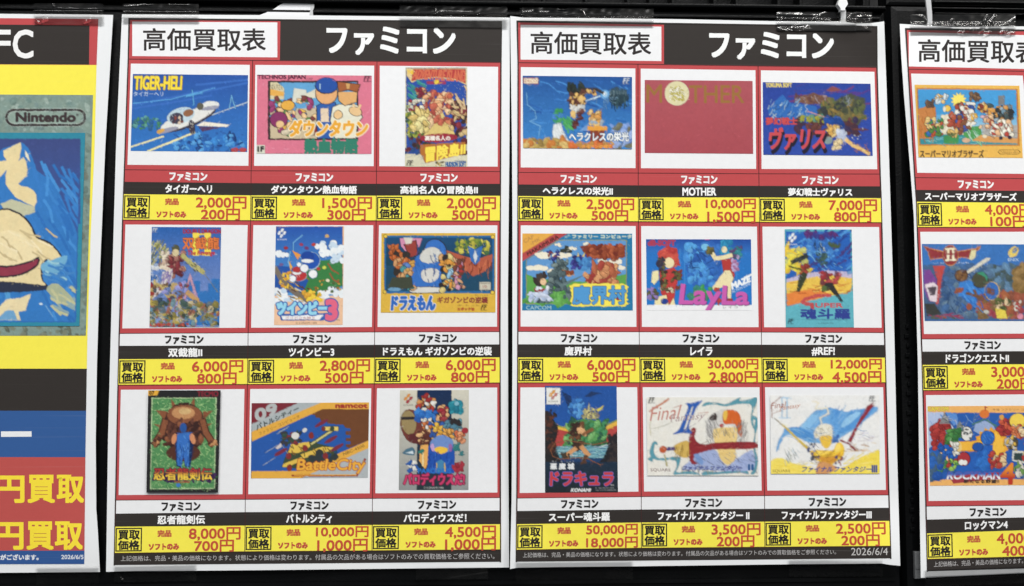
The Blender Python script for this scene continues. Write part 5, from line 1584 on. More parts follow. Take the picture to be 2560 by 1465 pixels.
def art_coast(a, q):
    a.paint = .25
    ground(a, q, (226, 178, 88))
    a.P([(178, 222), (1590, 235), (1620, 1035), (215, 1030)], (190, 122, 56)), a.P([(192, 240), (1572, 252), (1592, 1018), (228, 1012)], (72, 152, 208)), a.G([(200, 600), (1580, 600), (1592, 900), (222, 900)], (90, 166, 212), (176, 206, 214))
    a.J(530, 640, 900, 850, 34, 50, 90, [(230, 222, 196), (236, 230, 206), (222, 214, 190)], 3)
    rnd = random.Random(3)
    pts = []
    for k in range(24):
        r = 118 if k % 2 else 76
        pts.append((765 + r * math.cos(k * math.pi / 12), 395 + r * math.sin(k * math.pi / 12)))
    a.P(pts, (240, 222, 110))
    a.P([(225, 880), (700, 870), (1592, 930), (1592, 1018), (228, 1012)], (60, 140, 150)), a.S(240, 920, 1000, 1000, 24, 60, 160, 7, [(100, 176, 184), (150, 206, 206)], 4, 0)
    a.P([(196, 520), (300, 480), (440, 490), (450, 600), (370, 930), (225, 935)], (196, 130, 76)), a.S(210, 520, 430, 900, 24, 60, 120, 10, [(176, 110, 60), (212, 150, 96), (190, 116, 56)], 5, 80)
    a.P([(840, 830), (960, 760), (1070, 760), (1090, 880), (980, 960), (830, 900)], (80, 150, 84)), a.S(880, 780, 1050, 930, 12, 100, 150, 16, [(130, 190, 150), (170, 206, 180)], 6, 60)
    a.P([(950, 960), (1080, 880), (1592, 930), (1592, 1000), (1200, 985)], (206, 150, 90)), a.P([(1090, 730), (1330, 760), (1590, 740), (1590, 930), (1100, 890)], (166, 164, 160)), a.S(1100, 760, 1580, 920, 14, 120, 180, 4, [(110, 106, 104)], 7, 2)
    # a plain grey tower and scattered bright rocks, shells and bushes
    a.R(1320, 330, 1410, 460, (120, 122, 124)), a.R(1420, 460, 1520, 620, (130, 132, 134)), a.J(1180, 470, 1500, 690, 34, 30, 60, [(110, 140, 156), (70, 84, 84), (150, 166, 176), (206, 150, 80), (50, 54, 56)], 8, OUT, ew=3)
    a.J(1070, 620, 1240, 780, 14, 28, 48, [(206, 150, 110), (226, 190, 150), (206, 170, 176)], 9, OUT, ew=3), a.J(1230, 690, 1500, 900, 26, 30, 54, [(230, 224, 206), (222, 180, 140), (176, 70, 60), (232, 226, 210)], 10, OUT, ew=3), a.E(1358, 925, 24, 24, (50, 44, 60)), a.E(1480, 915, 26, 26, (54, 46, 66)), a.E(1130, 900, 34, 26, (226, 212, 180))
    a.J(740, 430, 980, 640, 24, 34, 60, [(160, 76, 60), (226, 190, 150), (226, 222, 212), (60, 84, 150), (100, 62, 50)], 11, OUT, ew=3), a.J(650, 590, 900, 820, 22, 36, 62, [(166, 80, 62), (176, 90, 66), (130, 86, 60), (64, 90, 160)], 12, OUT, ew=3), a.J(900, 600, 1010, 740, 10, 30, 46, [(232, 228, 216), (226, 180, 90)], 13, OUT, ew=3)
    a.J(450, 320, 590, 420, 12, 28, 44, [(196, 214, 222), (226, 190, 130), (214, 226, 230)], 14, OUT, ew=3), a.J(310, 400, 410, 480, 9, 24, 40, [(120, 96, 80), (100, 80, 70)], 15, OUT, ew=3), a.E(610, 510, 50, 52, OUT), a.E(610, 510, 44, 46, (230, 190, 84)), a.E(565, 520, 22, 40, (226, 220, 200)), a.J(930, 300, 1050, 390, 10, 26, 42, [(100, 76, 60), (130, 100, 76)], 16, OUT, ew=3), a.J(1040, 430, 1150, 550, 12, 28, 44, [(130, 60, 50), (222, 196, 150), (216, 170, 90)], 17, OUT, ew=3)
    a.J(320, 640, 540, 900, 26, 28, 52, [(70, 140, 80), (190, 90, 60), (226, 196, 130), (60, 110, 176), (84, 130, 70)], 18, OUT, ew=3)
    a.P([(550, 890), (770, 885), (760, 1005), (565, 1000)], (66, 140, 84)), a.J(620, 810, 740, 890, 8, 30, 46, [(214, 180, 110), (110, 120, 76)], 19, OUT, ew=3), a.E(870, 955, 60, 34, (206, 170, 140))
    a.T("スーパーマリオブラザーズ", 225, 1092, 1115, 1196, (66, 56, 46), 1.1), a.T("TM", 1125, 1100, 1160, 1112, (110, 90, 60), 0)
    a.L([(1345, 1090), (1600, 1090), (1628, 1120), (1600, 1150), (1345, 1148), (1318, 1120), (1345, 1090)], 7, (110, 84, 50)), a.T("Nintendo", 1352, 1104, 1595, 1136, (100, 80, 50), 0.4)


def art_cavern(a, q):
    a.paint, a.soft = .9, 1
    ground(a, q, (60, 112, 178))
    a.P([(150, 498), (1640, 498), (1640, 1235), (170, 1232)], (70, 96, 130)), a.J(380, 520, 1100, 1180, 60, 50, 110, [(66, 96, 136), (84, 110, 140), (56, 84, 126), (96, 120, 140), (70, 104, 150)], 3), a.S(400, 540, 1000, 1180, 40, 80, 180, 12, [(110, 132, 150), (50, 74, 110), (90, 120, 150)], 4)
    a.J(1000, 520, 1400, 860, 30, 50, 90, [(84, 112, 140), (76, 98, 110), (96, 130, 160), (70, 84, 84)], 5), a.J(1380, 520, 1620, 900, 34, 50, 80, [(130, 104, 62), (116, 92, 56), (146, 118, 76)], 6), a.J(900, 880, 1620, 1220, 50, 50, 90, [(150, 84, 66), (160, 96, 66), (130, 78, 62), (146, 66, 76), (120, 96, 66)], 7)
    a.P([(280, 510), (450, 510), (400, 680), (360, 1020), (320, 1030), (340, 700)], (184, 76, 72)), a.P([(152, 560), (240, 560), (330, 700), (340, 860), (320, 1000), (230, 990), (165, 850)], (120, 70, 140)), a.P([(170, 760), (290, 730), (350, 780), (330, 1000), (240, 980)], (222, 206, 214)), a.P([(210, 800), (330, 790), (310, 900), (250, 910)], (80, 70, 80)), a.P([(170, 1020), (310, 1020), (390, 1160), (200, 1190)], (60, 62, 60))
    a.S(200, 1160, 620, 1220, 14, 80, 160, 20, [(140, 60, 90), (160, 80, 70), (84, 90, 70)], 8, 8)
    # blue cloth, brown rocks and a bare blade
    a.P([(735, 580), (1000, 400), (1062, 402), (1040, 440), (750, 620)], (210, 206, 190)), a.E(665, 640, 90, 84, OUT), a.E(665, 640, 84, 78, (110, 80, 56)), a.J(610, 590, 720, 700, 8, 24, 42, [(130, 96, 62), (92, 64, 50)], 9)
    a.P([(640, 740), (760, 700), (1000, 800), (1030, 870), (900, 900), (870, 1010), (860, 1090), (760, 1010), (690, 920), (620, 930)], (62, 126, 200)), a.S(660, 740, 980, 1060, 20, 80, 150, 14, [(84, 146, 214), (46, 100, 176)], 10, 55)
    a.E(920, 700, 112, 112, OUT), a.E(920, 696, 106, 106, (74, 76, 60)), a.P([(870, 600), (960, 590), (1025, 660), (1010, 730), (980, 660)], (64, 140, 110))
    a.L([(840, 840), (900, 960), (940, 940), (740, 880)], 34, (110, 80, 60)), a.E(1080, 850, 104, 130, (206, 176, 120)), a.E(1076, 850, 92, 118, (58, 106, 176)), a.J(1020, 820, 1100, 890, 7, 24, 36, [(120, 80, 60)], 12), a.J(590, 820, 690, 860, 6, 22, 34, [(150, 84, 60)], 13), a.E(770, 1060, 40, 50, (150, 84, 62))
    a.J(1140, 960, 1290, 1090, 14, 30, 50, [(76, 88, 56), (90, 100, 60), (222, 196, 156)], 14, OUT, ew=3), a.P([(1120, 1080), (1260, 1110), (1290, 1220), (1140, 1220)], (220, 200, 84)), a.J(1380, 990, 1460, 1110, 9, 22, 36, [(206, 200, 190), (170, 70, 70)], 15), a.E(1460, 1190, 44, 40, (214, 140, 160)), a.E(1000, 1130, 38, 28, (190, 190, 180))
    a.L([(172, 1242), (1640, 1242)], 18, (52, 100, 158))
    a.P([(150, 238), (240, 270), (420, 310), (620, 310), (860, 270), (930, 230), (920, 280), (860, 320), (780, 410), (520, 390), (240, 435), (215, 330)], (206, 140, 84)), a.P([(165, 248), (250, 285), (420, 325), (620, 322), (860, 285), (920, 250), (860, 310), (770, 400), (520, 378), (250, 418), (228, 330)], (140, 56, 60)), a.P([(760, 420), (800, 300), (870, 290), (850, 400), (800, 440)], (214, 206, 160))
    a.E(518, 370, 110, 142, (206, 140, 84)), a.E(518, 368, 100, 132, (140, 56, 60)), a.R(472, 275, 506, 440, (236, 226, 196)), a.R(538, 275, 570, 440, (236, 226, 196)), a.L([(455, 282), (588, 278)], 24, (236, 226, 196)), a.L([(455, 434), (588, 430)], 24, (236, 226, 196)), a.L([(450, 356), (560, 352)], 20, (140, 56, 60))
    a.T("ドラゴンクエストII", 262, 460, 430, 484, (190, 206, 226), 0), a.T("悪霊の神々", 625, 456, 770, 482, (206, 214, 226), 0.1)
    a.E(1365, 322, 84, 60, (230, 200, 96), -48), a.E(1386, 302, 50, 28, (60, 112, 178), -48), a.L([(1345, 322), (1435, 262)], 9, (230, 200, 96)), a.T("ENIX", 1295, 408, 1440, 446, (190, 206, 220), 0.4)


def art_explosion(a, q):
    a.paint = .25
    ground(a, q, (234, 176, 104))
    a.P([(150, 290), (1640, 290), (1640, 1138), (176, 1142)], (46, 92, 168)), a.P([(150, 280), (350, 285), (480, 480), (300, 620), (160, 760)], (176, 190, 220)), a.P([(370, 280), (520, 300), (540, 420), (480, 460)], (92, 140, 206)), a.S(170, 300, 640, 560, 26, 80, 150, 14, [(150, 172, 214), (110, 150, 210), (206, 214, 230)], 3, 60)
    a.S(620, 310, 1200, 420, 8, 80, 140, 5, [(170, 196, 226)], 4, 120), a.P([(730, 520), (760, 430), (880, 390), (990, 440), (1020, 520), (880, 600)], (150, 170, 206)), a.E(875, 305, 62, 56, (214, 120, 60)), a.L([(880, 210), (880, 260)], 9, (160, 60, 60)), a.P([(880, 210), (920, 220), (880, 235)], (170, 60, 60)), a.L([(720, 440), (880, 370), (1040, 470)], 18, (76, 120, 110))
    pts = []
    for k in range(36):
        r = 1.0 if k % 2 else 0.84
        pts.append((960 + 230 * r * math.cos(k * math.pi / 18), 720 + 250 * r * math.sin(k * math.pi / 18)))
    a.P(pts, (230, 166, 60)), a.P([(x * .8 + 192, y * .8 + 144) for x, y in pts], (238, 186, 74))
    a.L([(520, 720), (700, 720), (850, 690)], 130, (206, 140, 60)), a.L([(530, 716), (700, 716), (850, 690)], 104, (234, 180, 70)), a.E(540, 730, 44, 76, (230, 196, 120))
    a.P([(500, 1030), (700, 900), (760, 800), (880, 700), (980, 700), (980, 880), (800, 1040), (700, 1060)], (44, 96, 178))
    # plain balls, drills and blocks in the same colours
    R_, B_, G_ = (166, 60, 58), (44, 96, 178), (70, 130, 70)
    a.E(915, 610, 92, 96, OUT), a.E(915, 610, 86, 90, (48, 104, 186)), a.S(850, 540, 980, 680, 12, 40, 80, 8, [(84, 140, 210), (38, 84, 160)], 25, 60), a.E(790, 725, 76, 60, OUT), a.E(790, 725, 70, 54, (40, 84, 160)), a.J(740, 800, 980, 1000, 16, 40, 66, [(52, 112, 190), (44, 94, 172)], 5)
    a.J(210, 430, 440, 760, 24, 46, 76, [R_, (176, 66, 62), (156, 54, 54)], 6, OUT, ew=3), a.P([(365, 290), (440, 430), (295, 430)], (130, 132, 134)), a.S(310, 330, 430, 425, 8, 60, 90, 6, [(80, 82, 86), (196, 196, 196)], 7, 5), a.P([(560, 390), (610, 490), (505, 500)], (120, 124, 122)), a.S(520, 410, 600, 490, 6, 40, 60, 5, [(190, 192, 190), (76, 80, 80)], 8, 5)
    a.J(400, 520, 560, 680, 18, 36, 58, [G_, (60, 116, 66), (84, 146, 80)], 9, OUT, ew=3), a.E(650, 560, 74, 96, OUT), a.E(650, 560, 68, 90, (222, 222, 216)), a.J(600, 500, 700, 640, 6, 12, 22, [(96, 100, 100)], 10), a.J(450, 680, 530, 820, 8, 30, 46, [(222, 220, 210)], 11, OUT, ew=3)
    a.J(300, 710, 460, 900, 16, 36, 56, [B_, (40, 84, 160), (226, 190, 150), B_], 12, OUT, ew=3), a.J(310, 900, 540, 1060, 16, 30, 52, [(84, 150, 84), (50, 100, 170), (150, 190, 90), R_], 13, OUT, ew=3), a.J(180, 800, 320, 1130, 18, 40, 70, [(42, 84, 158), (50, 100, 176), (70, 96, 120)], 14)
    a.E(610, 880, 86, 90, OUT), a.E(610, 880, 80, 84, (166, 56, 62)), a.E(580, 922, 36, 36, (230, 230, 224)), a.E(625, 925, 32, 32, (230, 230, 224))
    a.J(1060, 400, 1210, 560, 14, 38, 60, [R_, (150, 52, 54), (196, 90, 66)], 15, OUT, ew=3), a.E(1095, 350, 30, 34, (214, 160, 80)), a.E(1300, 400, 110, 104, OUT), a.E(1300, 396, 104, 98, (238, 206, 88)), a.J(1240, 460, 1380, 600, 12, 36, 54, [(206, 120, 80), (226, 200, 160), (176, 70, 60)], 16, OUT, ew=3)
    a.J(1140, 590, 1280, 740, 14, 30, 50, [(200, 196, 190), (214, 176, 80), (80, 76, 66)], 17, OUT, ew=3), a.P([(1230, 770), (1385, 780), (1385, 940), (1225, 900)], (206, 206, 198)), a.P([(1255, 800), (1360, 808), (1358, 910), (1250, 885)], (52, 70, 70)), a.J(940, 810, 1120, 980, 18, 38, 60, [R_, (176, 72, 60), (226, 196, 150)], 18, OUT, ew=3), a.J(1270, 920, 1500, 1110, 16, 34, 56, [(210, 206, 196), (110, 150, 84), (50, 90, 160)], 19, OUT, ew=3), a.J(1400, 420, 1600, 900, 20, 40, 66, [(206, 120, 80), R_, (222, 190, 130)], 20, OUT, ew=3)
    a.P([(420, 1100), (1060, 1050), (1050, 1130), (480, 1195)], (160, 60, 70)), a.TO("ROCKMAN", 395, 1050, 1070, 1138, ((52, 104, 186), (232, 236, 240)), (150, 60, 70), 0.9, 0.8, 22), a.TO("4", 1080, 940, 1250, 1195, ((226, 140, 56), (186, 60, 46)), (130, 50, 40), 2.2, 0.8, 10)
    a.T("新たなる野望!!", 610, 1145, 1060, 1190, (54, 46, 46), 0.7), a.TO("CAPCOM", 150, 215, 412, 268, (226, 200, 80), (90, 110, 90), 0.9, 0.8), a.T("専用 ファミリー コンピュータ", 975, 234, 1620, 266, (110, 80, 60), 0.4)


# ------------------------------------------------------------------ the sheets
GRP = "price sheets taped up in a row"
Z = 5.294
Y_ = 5.109

# --- the sheet left of the middle
s1 = Sheet("price_sheet", depth_wave(0.0022, 0.4, [(1272, 1420, 0.06, 0.0012), (300, 1425, 0.05, 0.0008)]),
           [(305, 35.7), (500, 36.8), (790, 38.5), (1010, 41), (1274.9, 44), (1273.6, 366), (1269.9, 732), (1270.6, 1098), (1272.7, 1418.6), (1000, 1421.5), (640, 1425.5), (330, 1428), (265.2, 1429.5), (270, 1098), (279.6, 732), (290, 366)],
           label="white price sheet whose first picture is a white aircraft on blue", cat="price sheet", group=GRP)
T1 = ((322.6, 46.5), (1253.5, 54.2))
g1 = Grid([[(147.6, 320.6), (366, 313), (732, 300.5), (1098, 292), (1412.6, 285.6)],
           [(151, 631.6), (427, 627.9), (551, 626.6), (732, 623.6), (832, 620.3), (961, 618.6), (1098, 615.5), (1248, 613.3), (1379, 612)],
           [(153, 942.5), (428, 941.2), (551.6, 940.5), (830, 936.7), (958, 935.5), (1246, 931.2), (1376.5, 929.9)],
           [(155.9, 1252.3), (366, 1251.5), (732, 1249.3), (1098, 1250.5), (1404, 1251)]],
          [(147.6, 150.9, 152.9, 155.9), (424.3, 426.9, 427.9, 428.9), (454.5, 457.8, 459.5, 459.5), (485.4, 488.5, 489.2, 489.5), (549.6, 551.3, 551.6, 552),
           (833.8, 832, 830, 829.3), (864.5, 863.8, 862, 861), (898, 896.7, 894.2, 893.4), (962.6, 960.8, 959, 957),
           (1250.5, 1248.5, 1246.2, 1244.2), (1284, 1280.3, 1278.5, 1276.5), (1316.8, 1314, 1312.3, 1310.5), (1382.9, 1379, 1376.6, 1374), (1412.6, 1409.8, 1407, 1404.3)])
header(s1, g1, T1, box4(330.6, 54, 693.3, 56, 140, 143.3), (701, 699.6), box4(358.5, 71, 664, 71.7, 126, 126.8), box4(818.5, 68, 1136.6, 70, 134.5, 137), 1251)
CELLS1 = [
    [("タイガーヘリ", 413.6, 529.3, "2,000円", "200円", (art_aircraft, (320, 150, Z), [(65, 185), (1588, 200), (35, 1203), (1578, 1217)], "blue picture of a white aircraft")),
     ("ダウンタウン熱血物語", 678.2, 891.4, "1,500円", "300円", (art_street, (630, 150, Z), [(68, 195), (1585, 207), (60, 1237), (1582, 1243)], "pink picture of a crowded street")),
     ("高橋名人の冒険島II", 1001.3, 1193.9, "2,000円", "500円", (art_island, (940, 150, Z), [(390, 97), (1208, 97), (383, 1412), (1208, 1412)], "upright picture with a red title over blue"))],
    [("双截龍II", 421.2, 504.9, "6,000円", "800円", (art_ruin, (300, 550, Z), [(423, 92), (1338, 97), (390, 1415), (1313, 1415)], "upright blue picture with rubble at its foot")),
     ("ツインビー3", 722.5, 834.9, "2,800円", "500円", (art_clouds, (620, 550, Z), [(370, 83), (1272, 83), (345, 1390), (1252, 1387)], "upright picture of white clouds and a green hill")),
     ("ドラえもん ギガゾンビの逆襲", 958, 1228.9, "6,000円", "800円", (art_canyon, (935, 550, Z), [(100, 175), (1608, 172), (90, 1225), (1608, 1222)], "dark blue picture in a yellow frame"))],
    [("忍者龍剣伝", 394, 511.7, "8,000円", "700円", (art_statue, (290, 960, Y_), [(412, 82), (1336, 80), (388, 1388), (1302, 1387)], "upright black-edged picture with a mottled green ground")),
     ("バトルシティ", 716.1, 829.1, "10,000円", "1,000円", (art_tank, (610, 960, Y_), [(98, 245), (1597, 235), (88, 1205), (1582, 1198)], "blue picture with slanting orange bands")),
     ("パロディウスだ！", 1009.8, 1165.6, "4,500円", "1,000円", (art_parade, (930, 960, Y_), [(358, 80), (1237, 77), (342, 1355), (1232, 1353)], "upright grey picture with a dark middle band"))]]
for k in range(3):
    for c in range(3):
        nm, x0, x1, p1, p2, art = CELLS1[k][c]
        cell(s1, g1, k, c, nm, x0, x1, p1, p2, art, k == 0)
footer(s1, g1, box4(301.7, 1389.5, 1236.2, 1382.6, 1403, 1397.5))
frame_lines(s1, g1, T1)

# --- the sheet right of the middle
s2 = Sheet("price_sheet", depth_wave(0.0038, 2.1, [(2105, 45, 0.016, 0.0011), (2208, 55, 0.03, 0.0022), (2245, 1412, 0.04, 0.0040), (1276, 1420, 0.03, 0.0018)]),
           [(1275.5, 40), (1310, 44), (1500, 45.5), (1700, 48), (1920, 52.5), (2040, 54), (2103, 53.6), (2141, 58.6), (2175, 58.2), (2210.4, 53.3), (2221.7, 366), (2233.5, 732), (2241.8, 1098), (2250.7, 1414.6), (2225, 1412), (2204, 1408.6), (1920, 1411.4), (1581, 1415.9), (1400, 1417.6), (1292, 1419.6), (1275, 1422.6), (1279, 1250), (1281, 900), (1281, 550), (1280, 366), (1277, 150)],
           label="white price sheet with a plain red picture in the middle of its top row", cat="price sheet", group=GRP)
T2 = ((1292.6, 52.8), (2191.8, 66.6))
g2 = Grid([[(156.4, 1295.3), (366, 1295), (732, 1295), (1098, 1293.8), (1404.3, 1290.6)],
           [(160, 1595), (432.6, 1595.6), (553.8, 1596), (829.6, 1598), (956, 1599.8), (1241.7, 1603.2), (1370, 1603.4)],
           [(164.7, 1895.3), (434.4, 1897.3), (555.3, 1899), (829.6, 1903.6), (956.5, 1905.3), (1239, 1911.5), (1367, 1912.2)],
           [(169.7, 2192.5), (366, 2197.8), (492, 2202.5), (732, 2209), (1098, 2218), (1395.5, 2227)]],
          [(156.4, 160.2, 164.7, 168.5), (430.9, 432.6, 434.4, 435.1), (461, 463.3, 464.6, 465.8), (490, 493.5, 493.7, 495.5), (552, 553.8, 555.3, 556.3),
           (828.8, 829.6, 830.3, 831.8), (860.7, 861.2, 861.7, 862.3), (893.7, 893.7, 894.2, 894.2), (956.8, 956.3, 956.5, 956.5),
           (1245.5, 1241.7, 1239.2, 1237.4), (1277.5, 1273.7, 1272, 1269.4), (1310.5, 1306.2, 1304.2, 1302.2), (1374.8, 1370.2, 1367.7, 1365.2), (1404.3, 1401.5, 1399, 1395.8)])
header(s2, g2, T2, box4(1301.4, 62, 1653.4, 66.6, 148.9, 152.6), (1660, 1660), box4(1327.3, 79.2, 1627, 81.6, 134, 137), box4(1775.3, 81, 2082.2, 84, 145.5, 148.5), 2191)
CELLS2 = [
    [("ヘラクレスの栄光II", 1357.4, 1531.4, "2,500円", "500円", (art_sky_ruin, (1290, 160, Z), [(90, 155), (1535, 172), (95, 1110), (1535, 1127)], "blue picture with a floating ruin")),
     ("MOTHER", 1706.7, 1789.9, "10,000円", "1,500円", (art_plain_red, (1280, 0, 3.977), [(1320, 795), (2392, 805), (1320, 1520), (2398, 1529)], "plain red picture with one pale gold disc")),
     ("夢幻戦士ヴァリス", 1971, 2130, "7,000円", "800円", (art_isles, (1890, 160, Z), [(90, 240), (1515, 262), (98, 1200), (1545, 1215)], "dark blue picture of floating isles with red lettering"))],
    [("魔界村", 1412, 1479.1, "6,000円", "500円", (art_meadow, (1290, 555, Z), [(85, 152), (1537, 155), (82, 1170), (1546, 1172)], "blue-framed picture of a green meadow with a red corner band")),
     ("レイラ", 1726.3, 1780.4, "30,000円", "2,800円", (art_blue_room, (1590, 555, Z), [(133, 228), (1522, 230), (144, 1168), (1534, 1168)], "blue picture with pink slanted lettering")),
     ("#REF!", 2029.9, 2086.5, "12,000円", "4,500円", (art_desert, (1900, 555, Z), [(328, 95), (1212, 100), (343, 1393), (1243, 1393)], "upright teal picture of a yellow desert"))],
    [("スーパー魂斗羅", 1372.5, 1524, "50,000円", "18,000円", (art_castle, (1290, 955, Y_), [(370, 50), (1285, 50), (372, 1412), (1302, 1408)], "upright dark picture of a green crag under a blue sky")),
     ("ファイナルファンタジー II", 1644.8, 1872.9, "3,500円", "200円", (art_scrolls, (1595, 955, Y_), [(110, 195), (1520, 195), (122, 1195), (1540, 1197)], "pale picture edged with teal scrolls")),
     ("ファイナルファンタジーIII", 1954.8, 2178.4, "2,500円", "200円", (art_banner, (1905, 955, Y_), [(105, 170), (1500, 170), (115, 1172), (1503, 1170)], "pale picture of a light blue cloth over yellow"))]]
for k in range(3):
    for c in range(3):
        nm, x0, x1, p1, p2, art = CELLS2[k][c]
        cell(s2, g2, k, c, nm, x0, x1, p1, p2, art, k == 0)
footer(s2, g2, box4(1307.2, 1381.4, 2090, 1373.2, 1394, 1386), ("2026/6/4", box4(2128, 1369.7, 2219.6, 1369.3, 1388.5, 1387.5)))
frame_lines(s2, g2, T2)

# --- the sheet cut off by the photograph's right edge
s3 = Sheet("price_sheet", depth_wave(0.005, 4.0, [(2250, 200, 0.045, 0.003), (2300, 1440, 0.03, 0.002)]),
           [(2249.2, 59.5), (2290, 62.2), (2327, 65), (2384, 67.6), (2560, 65.9), (2900, 70), (3240, 74), (3275, 366), (3295, 800), (3320, 1402), (2940, 1419), (2560, 1433), (2301.9, 1444.6), (2299.4, 1274.5), (2297.2, 1098), (2294.7, 908), (2289.6, 732), (2284.6, 542), (2277, 440), (2270.8, 366), (2260, 240), (2253.2, 140.8)],
           label="white price sheet with an orange-framed seaside picture, beside the second crate's edge", cat="price sheet", group=GRP)
T3 = ((2264, 71.7), (3205, 83))
R3 = [(172.7, 177.3), (444, 446.5), (474.6, 477), (504.3, 507), (568, 568), (847.7, 846.4), (879, 877.8), (912.3, 910.5), (976, 974), (1265.6, 1263), (1299, 1293), (1333.7, 1325), (1398, 1391.2), (1428.2, 1419.4)]
rows3 = []
for yl, yr in R3:
    m = (yr - yl) / 255.0
    rows3.append((yl, yl + m * 300, yl + m * 560, yl + m * 780))
g3 = Grid([[(172.7, 2270.5), (251, 2275.8), (366, 2281.3), (504, 2291.6), (732, 2298.4), (872.8, 2304.7), (1098, 2311), (1428.3, 2319)],
           [(172.7, 2562), (440, 2587), (568, 2593), (848, 2606), (976, 2610), (1266, 2622), (1428, 2627)],
           [(172.7, 2868), (440, 2893), (568, 2899), (848, 2912), (976, 2916), (1266, 2928), (1428, 2933)],
           [(172.7, 3180), (440, 3206), (568, 3214), (848, 3228), (976, 3236), (1266, 3252), (1428, 3260)]], rows3)
header(s3, g3, T3, box4(2272, 80, 2640, 90, 166, 174), (2648, 2650), box4(2296.4, 98.6, 2596, 102, 154, 157.5), None, 3180)
CELLS3 = [("スーパーマリオブラザーズ", 2312.8, 2541, "4,000円", "100円", (art_coast, (2260, 180, 5.6), [(150, 178), (1615, 192), (203, 1195), (1663, 1202)], "orange-framed picture of a seaside")),
          ("ドラゴンクエストII", 2365, 2521.5, "3,000円", "200円", (art_cavern, (2280, 570, 5.393), [(133, 215), (1610, 222), (172, 1252), (1650, 1252)], "blue picture of a cave with a red emblem")),
          ("ロックマン4", 2412.8, 2518.7, "4,000円", "400円", (art_explosion, (2290, 975, 5.107), [(148, 207), (1615, 200), (180, 1222), (1640, 1212)], "bright picture of a yellow burst on blue"))]
for k in range(3):
    nm, x0, x1, p1, p2, art = CELLS3[k]
    cell(s3, g3, k, 0, nm, x0, x1, p1, p2, art, k == 0)
    for c in (1, 2):
        cell(s3, g3, k, c, "", 0, 0, "", "", None, k == 0, True)
footer(s3, g3, box4(2334.7, 1404, 3090, 1374, 1417.5, 1387))
frame_lines(s3, g3, T3)

# --- the poster at the left edge
s0 = Sheet("buying_poster", depth_wave(0.0022, 5.2, [(250, 1400, 0.04, 0.0014)]),
           [(-720, 24), (0, 34.4), (150, 35.8), (282.9, 37.2), (263.3, 366), (247.7, 732), (242.6, 908), (239.4, 1098), (240.7, 1274), (244.5, 1325), (250, 1430), (0, 1432), (-760, 1436), (-745, 732)],
           label="large red and yellow poster headed FC, cut off at the left edge", cat="poster")
ink = Ink(s0, 110e-6)
ink.P([(-680, 38), (0, 45.3), (245.7, 47.3), (241.4, 162.5), (-684, 158)], RED)
ink.h += STEP
ink.P([(-640, 55), (0, 61.4), (223.8, 63.4), (222.5, 161.6), (-642, 157)], BLK)
ink.T("F", -17, 76, 25, 144, (236, 236, 236), 1.6)
ink.T("C", 33.5, 75.5, 82, 144.5, (236, 236, 236), 1.6)
ink.build("heading_banner", s0.root)
ink = Ink(s0, 110e-6)
ink.P([(-684, 158), (241.4, 162.5), (236.5, 366), (226, 600), (221.8, 732), (218.5, 840), (217, 921.8), (-700, 921)], YEL)
body = ink.build("yellow_panel", s0.root)
ink = Ink(s0, 160e-6)
ink.P([(-690, 921), (217, 921.8), (215.2, 1027), (-700, 1026)], BLK)
ink.build("black_band", s0.root)
ink = Ink(s0, 160e-6)
ink.P([(-700, 1026), (215.2, 1027), (213.4, 1143), (-705, 1142)], (54, 92, 150))
ink.h += STEP
ink.P([(2.5, 1078.5), (79, 1078.3), (79, 1091.6), (2.5, 1092.2)], (232, 233, 235))
ink.build("blue_band", s0.root)
ink = Ink(s0, 160e-6)
ink.P([(-705, 1142), (213.4, 1143), (211, 1376.5), (-712, 1377)], (186, 84, 80))
for y0, y1, x in ((1189, 1255.5, (-12, 59, 70.6, 136, 143.7, 208)), (1305.5, 1372.5, (-16, 56.7, 68, 132.5, 139.2, 204.8))):
    for i, ch in enumerate("円買取"):
        ink.T(ch, x[2 * i], y0 + (2.0 if i == 0 else 0), x[2 * i + 1], y1, (246, 222, 66), 2.2)
ink.build("red_band", s0.root)
ink = Ink(s0, 160e-6)
ink.P([(-712, 1377), (211, 1376.5), (210.6, 1410), (-714, 1412)], (52, 88, 146))
ink.T("がございます。", 1.3, 1386.4, 96, 1399.5, (222, 226, 232), 0.7)
ink.T("2026/6/5", 153.3, 1387.4, 208.6, 1397.6, (214, 218, 226), 0.35)
ink.build("footer_strip", s0.root)
# the stone-coloured card with its framed picture
QC = [(-260, 235), (232.6, 237.6), (-270, 839.5), (214.4, 838.9)]
ink = Picture(s0, 240e-6, (0, 0, 1), QC, 5, 0.6, 0.09)
ink.P([QC[0], QC[1], QC[3], QC[2]], (126, 146, 138))
ink.J(-300, 240, 232, 330, 60, 4, 13, [(110, 134, 128), (140, 160, 152), (120, 140, 136), (150, 168, 160)], 3)
ink.J(-300, 812, 216, 838, 40, 4, 10, [(104, 112, 96), (120, 128, 112), (96, 104, 92)], 4)
ink.J(204, 330, 226, 830, 40, 4, 11, [(104, 124, 118), (118, 134, 124), (112, 120, 110)], 5)


def pill(i, x0, y0, x1, y1, c, n=14):
    r = (y1 - y0) / 2
    pts = [(x1 - r + r * math.sin(t), y0 + r - r * math.cos(t)) for t in (math.pi * k / n for k in range(n + 1))]
    pts += [(x0 + r - r * math.sin(t), y0 + r + r * math.cos(t)) for t in (math.pi * k / n for k in range(n + 1))]
    i.P(pts, c)


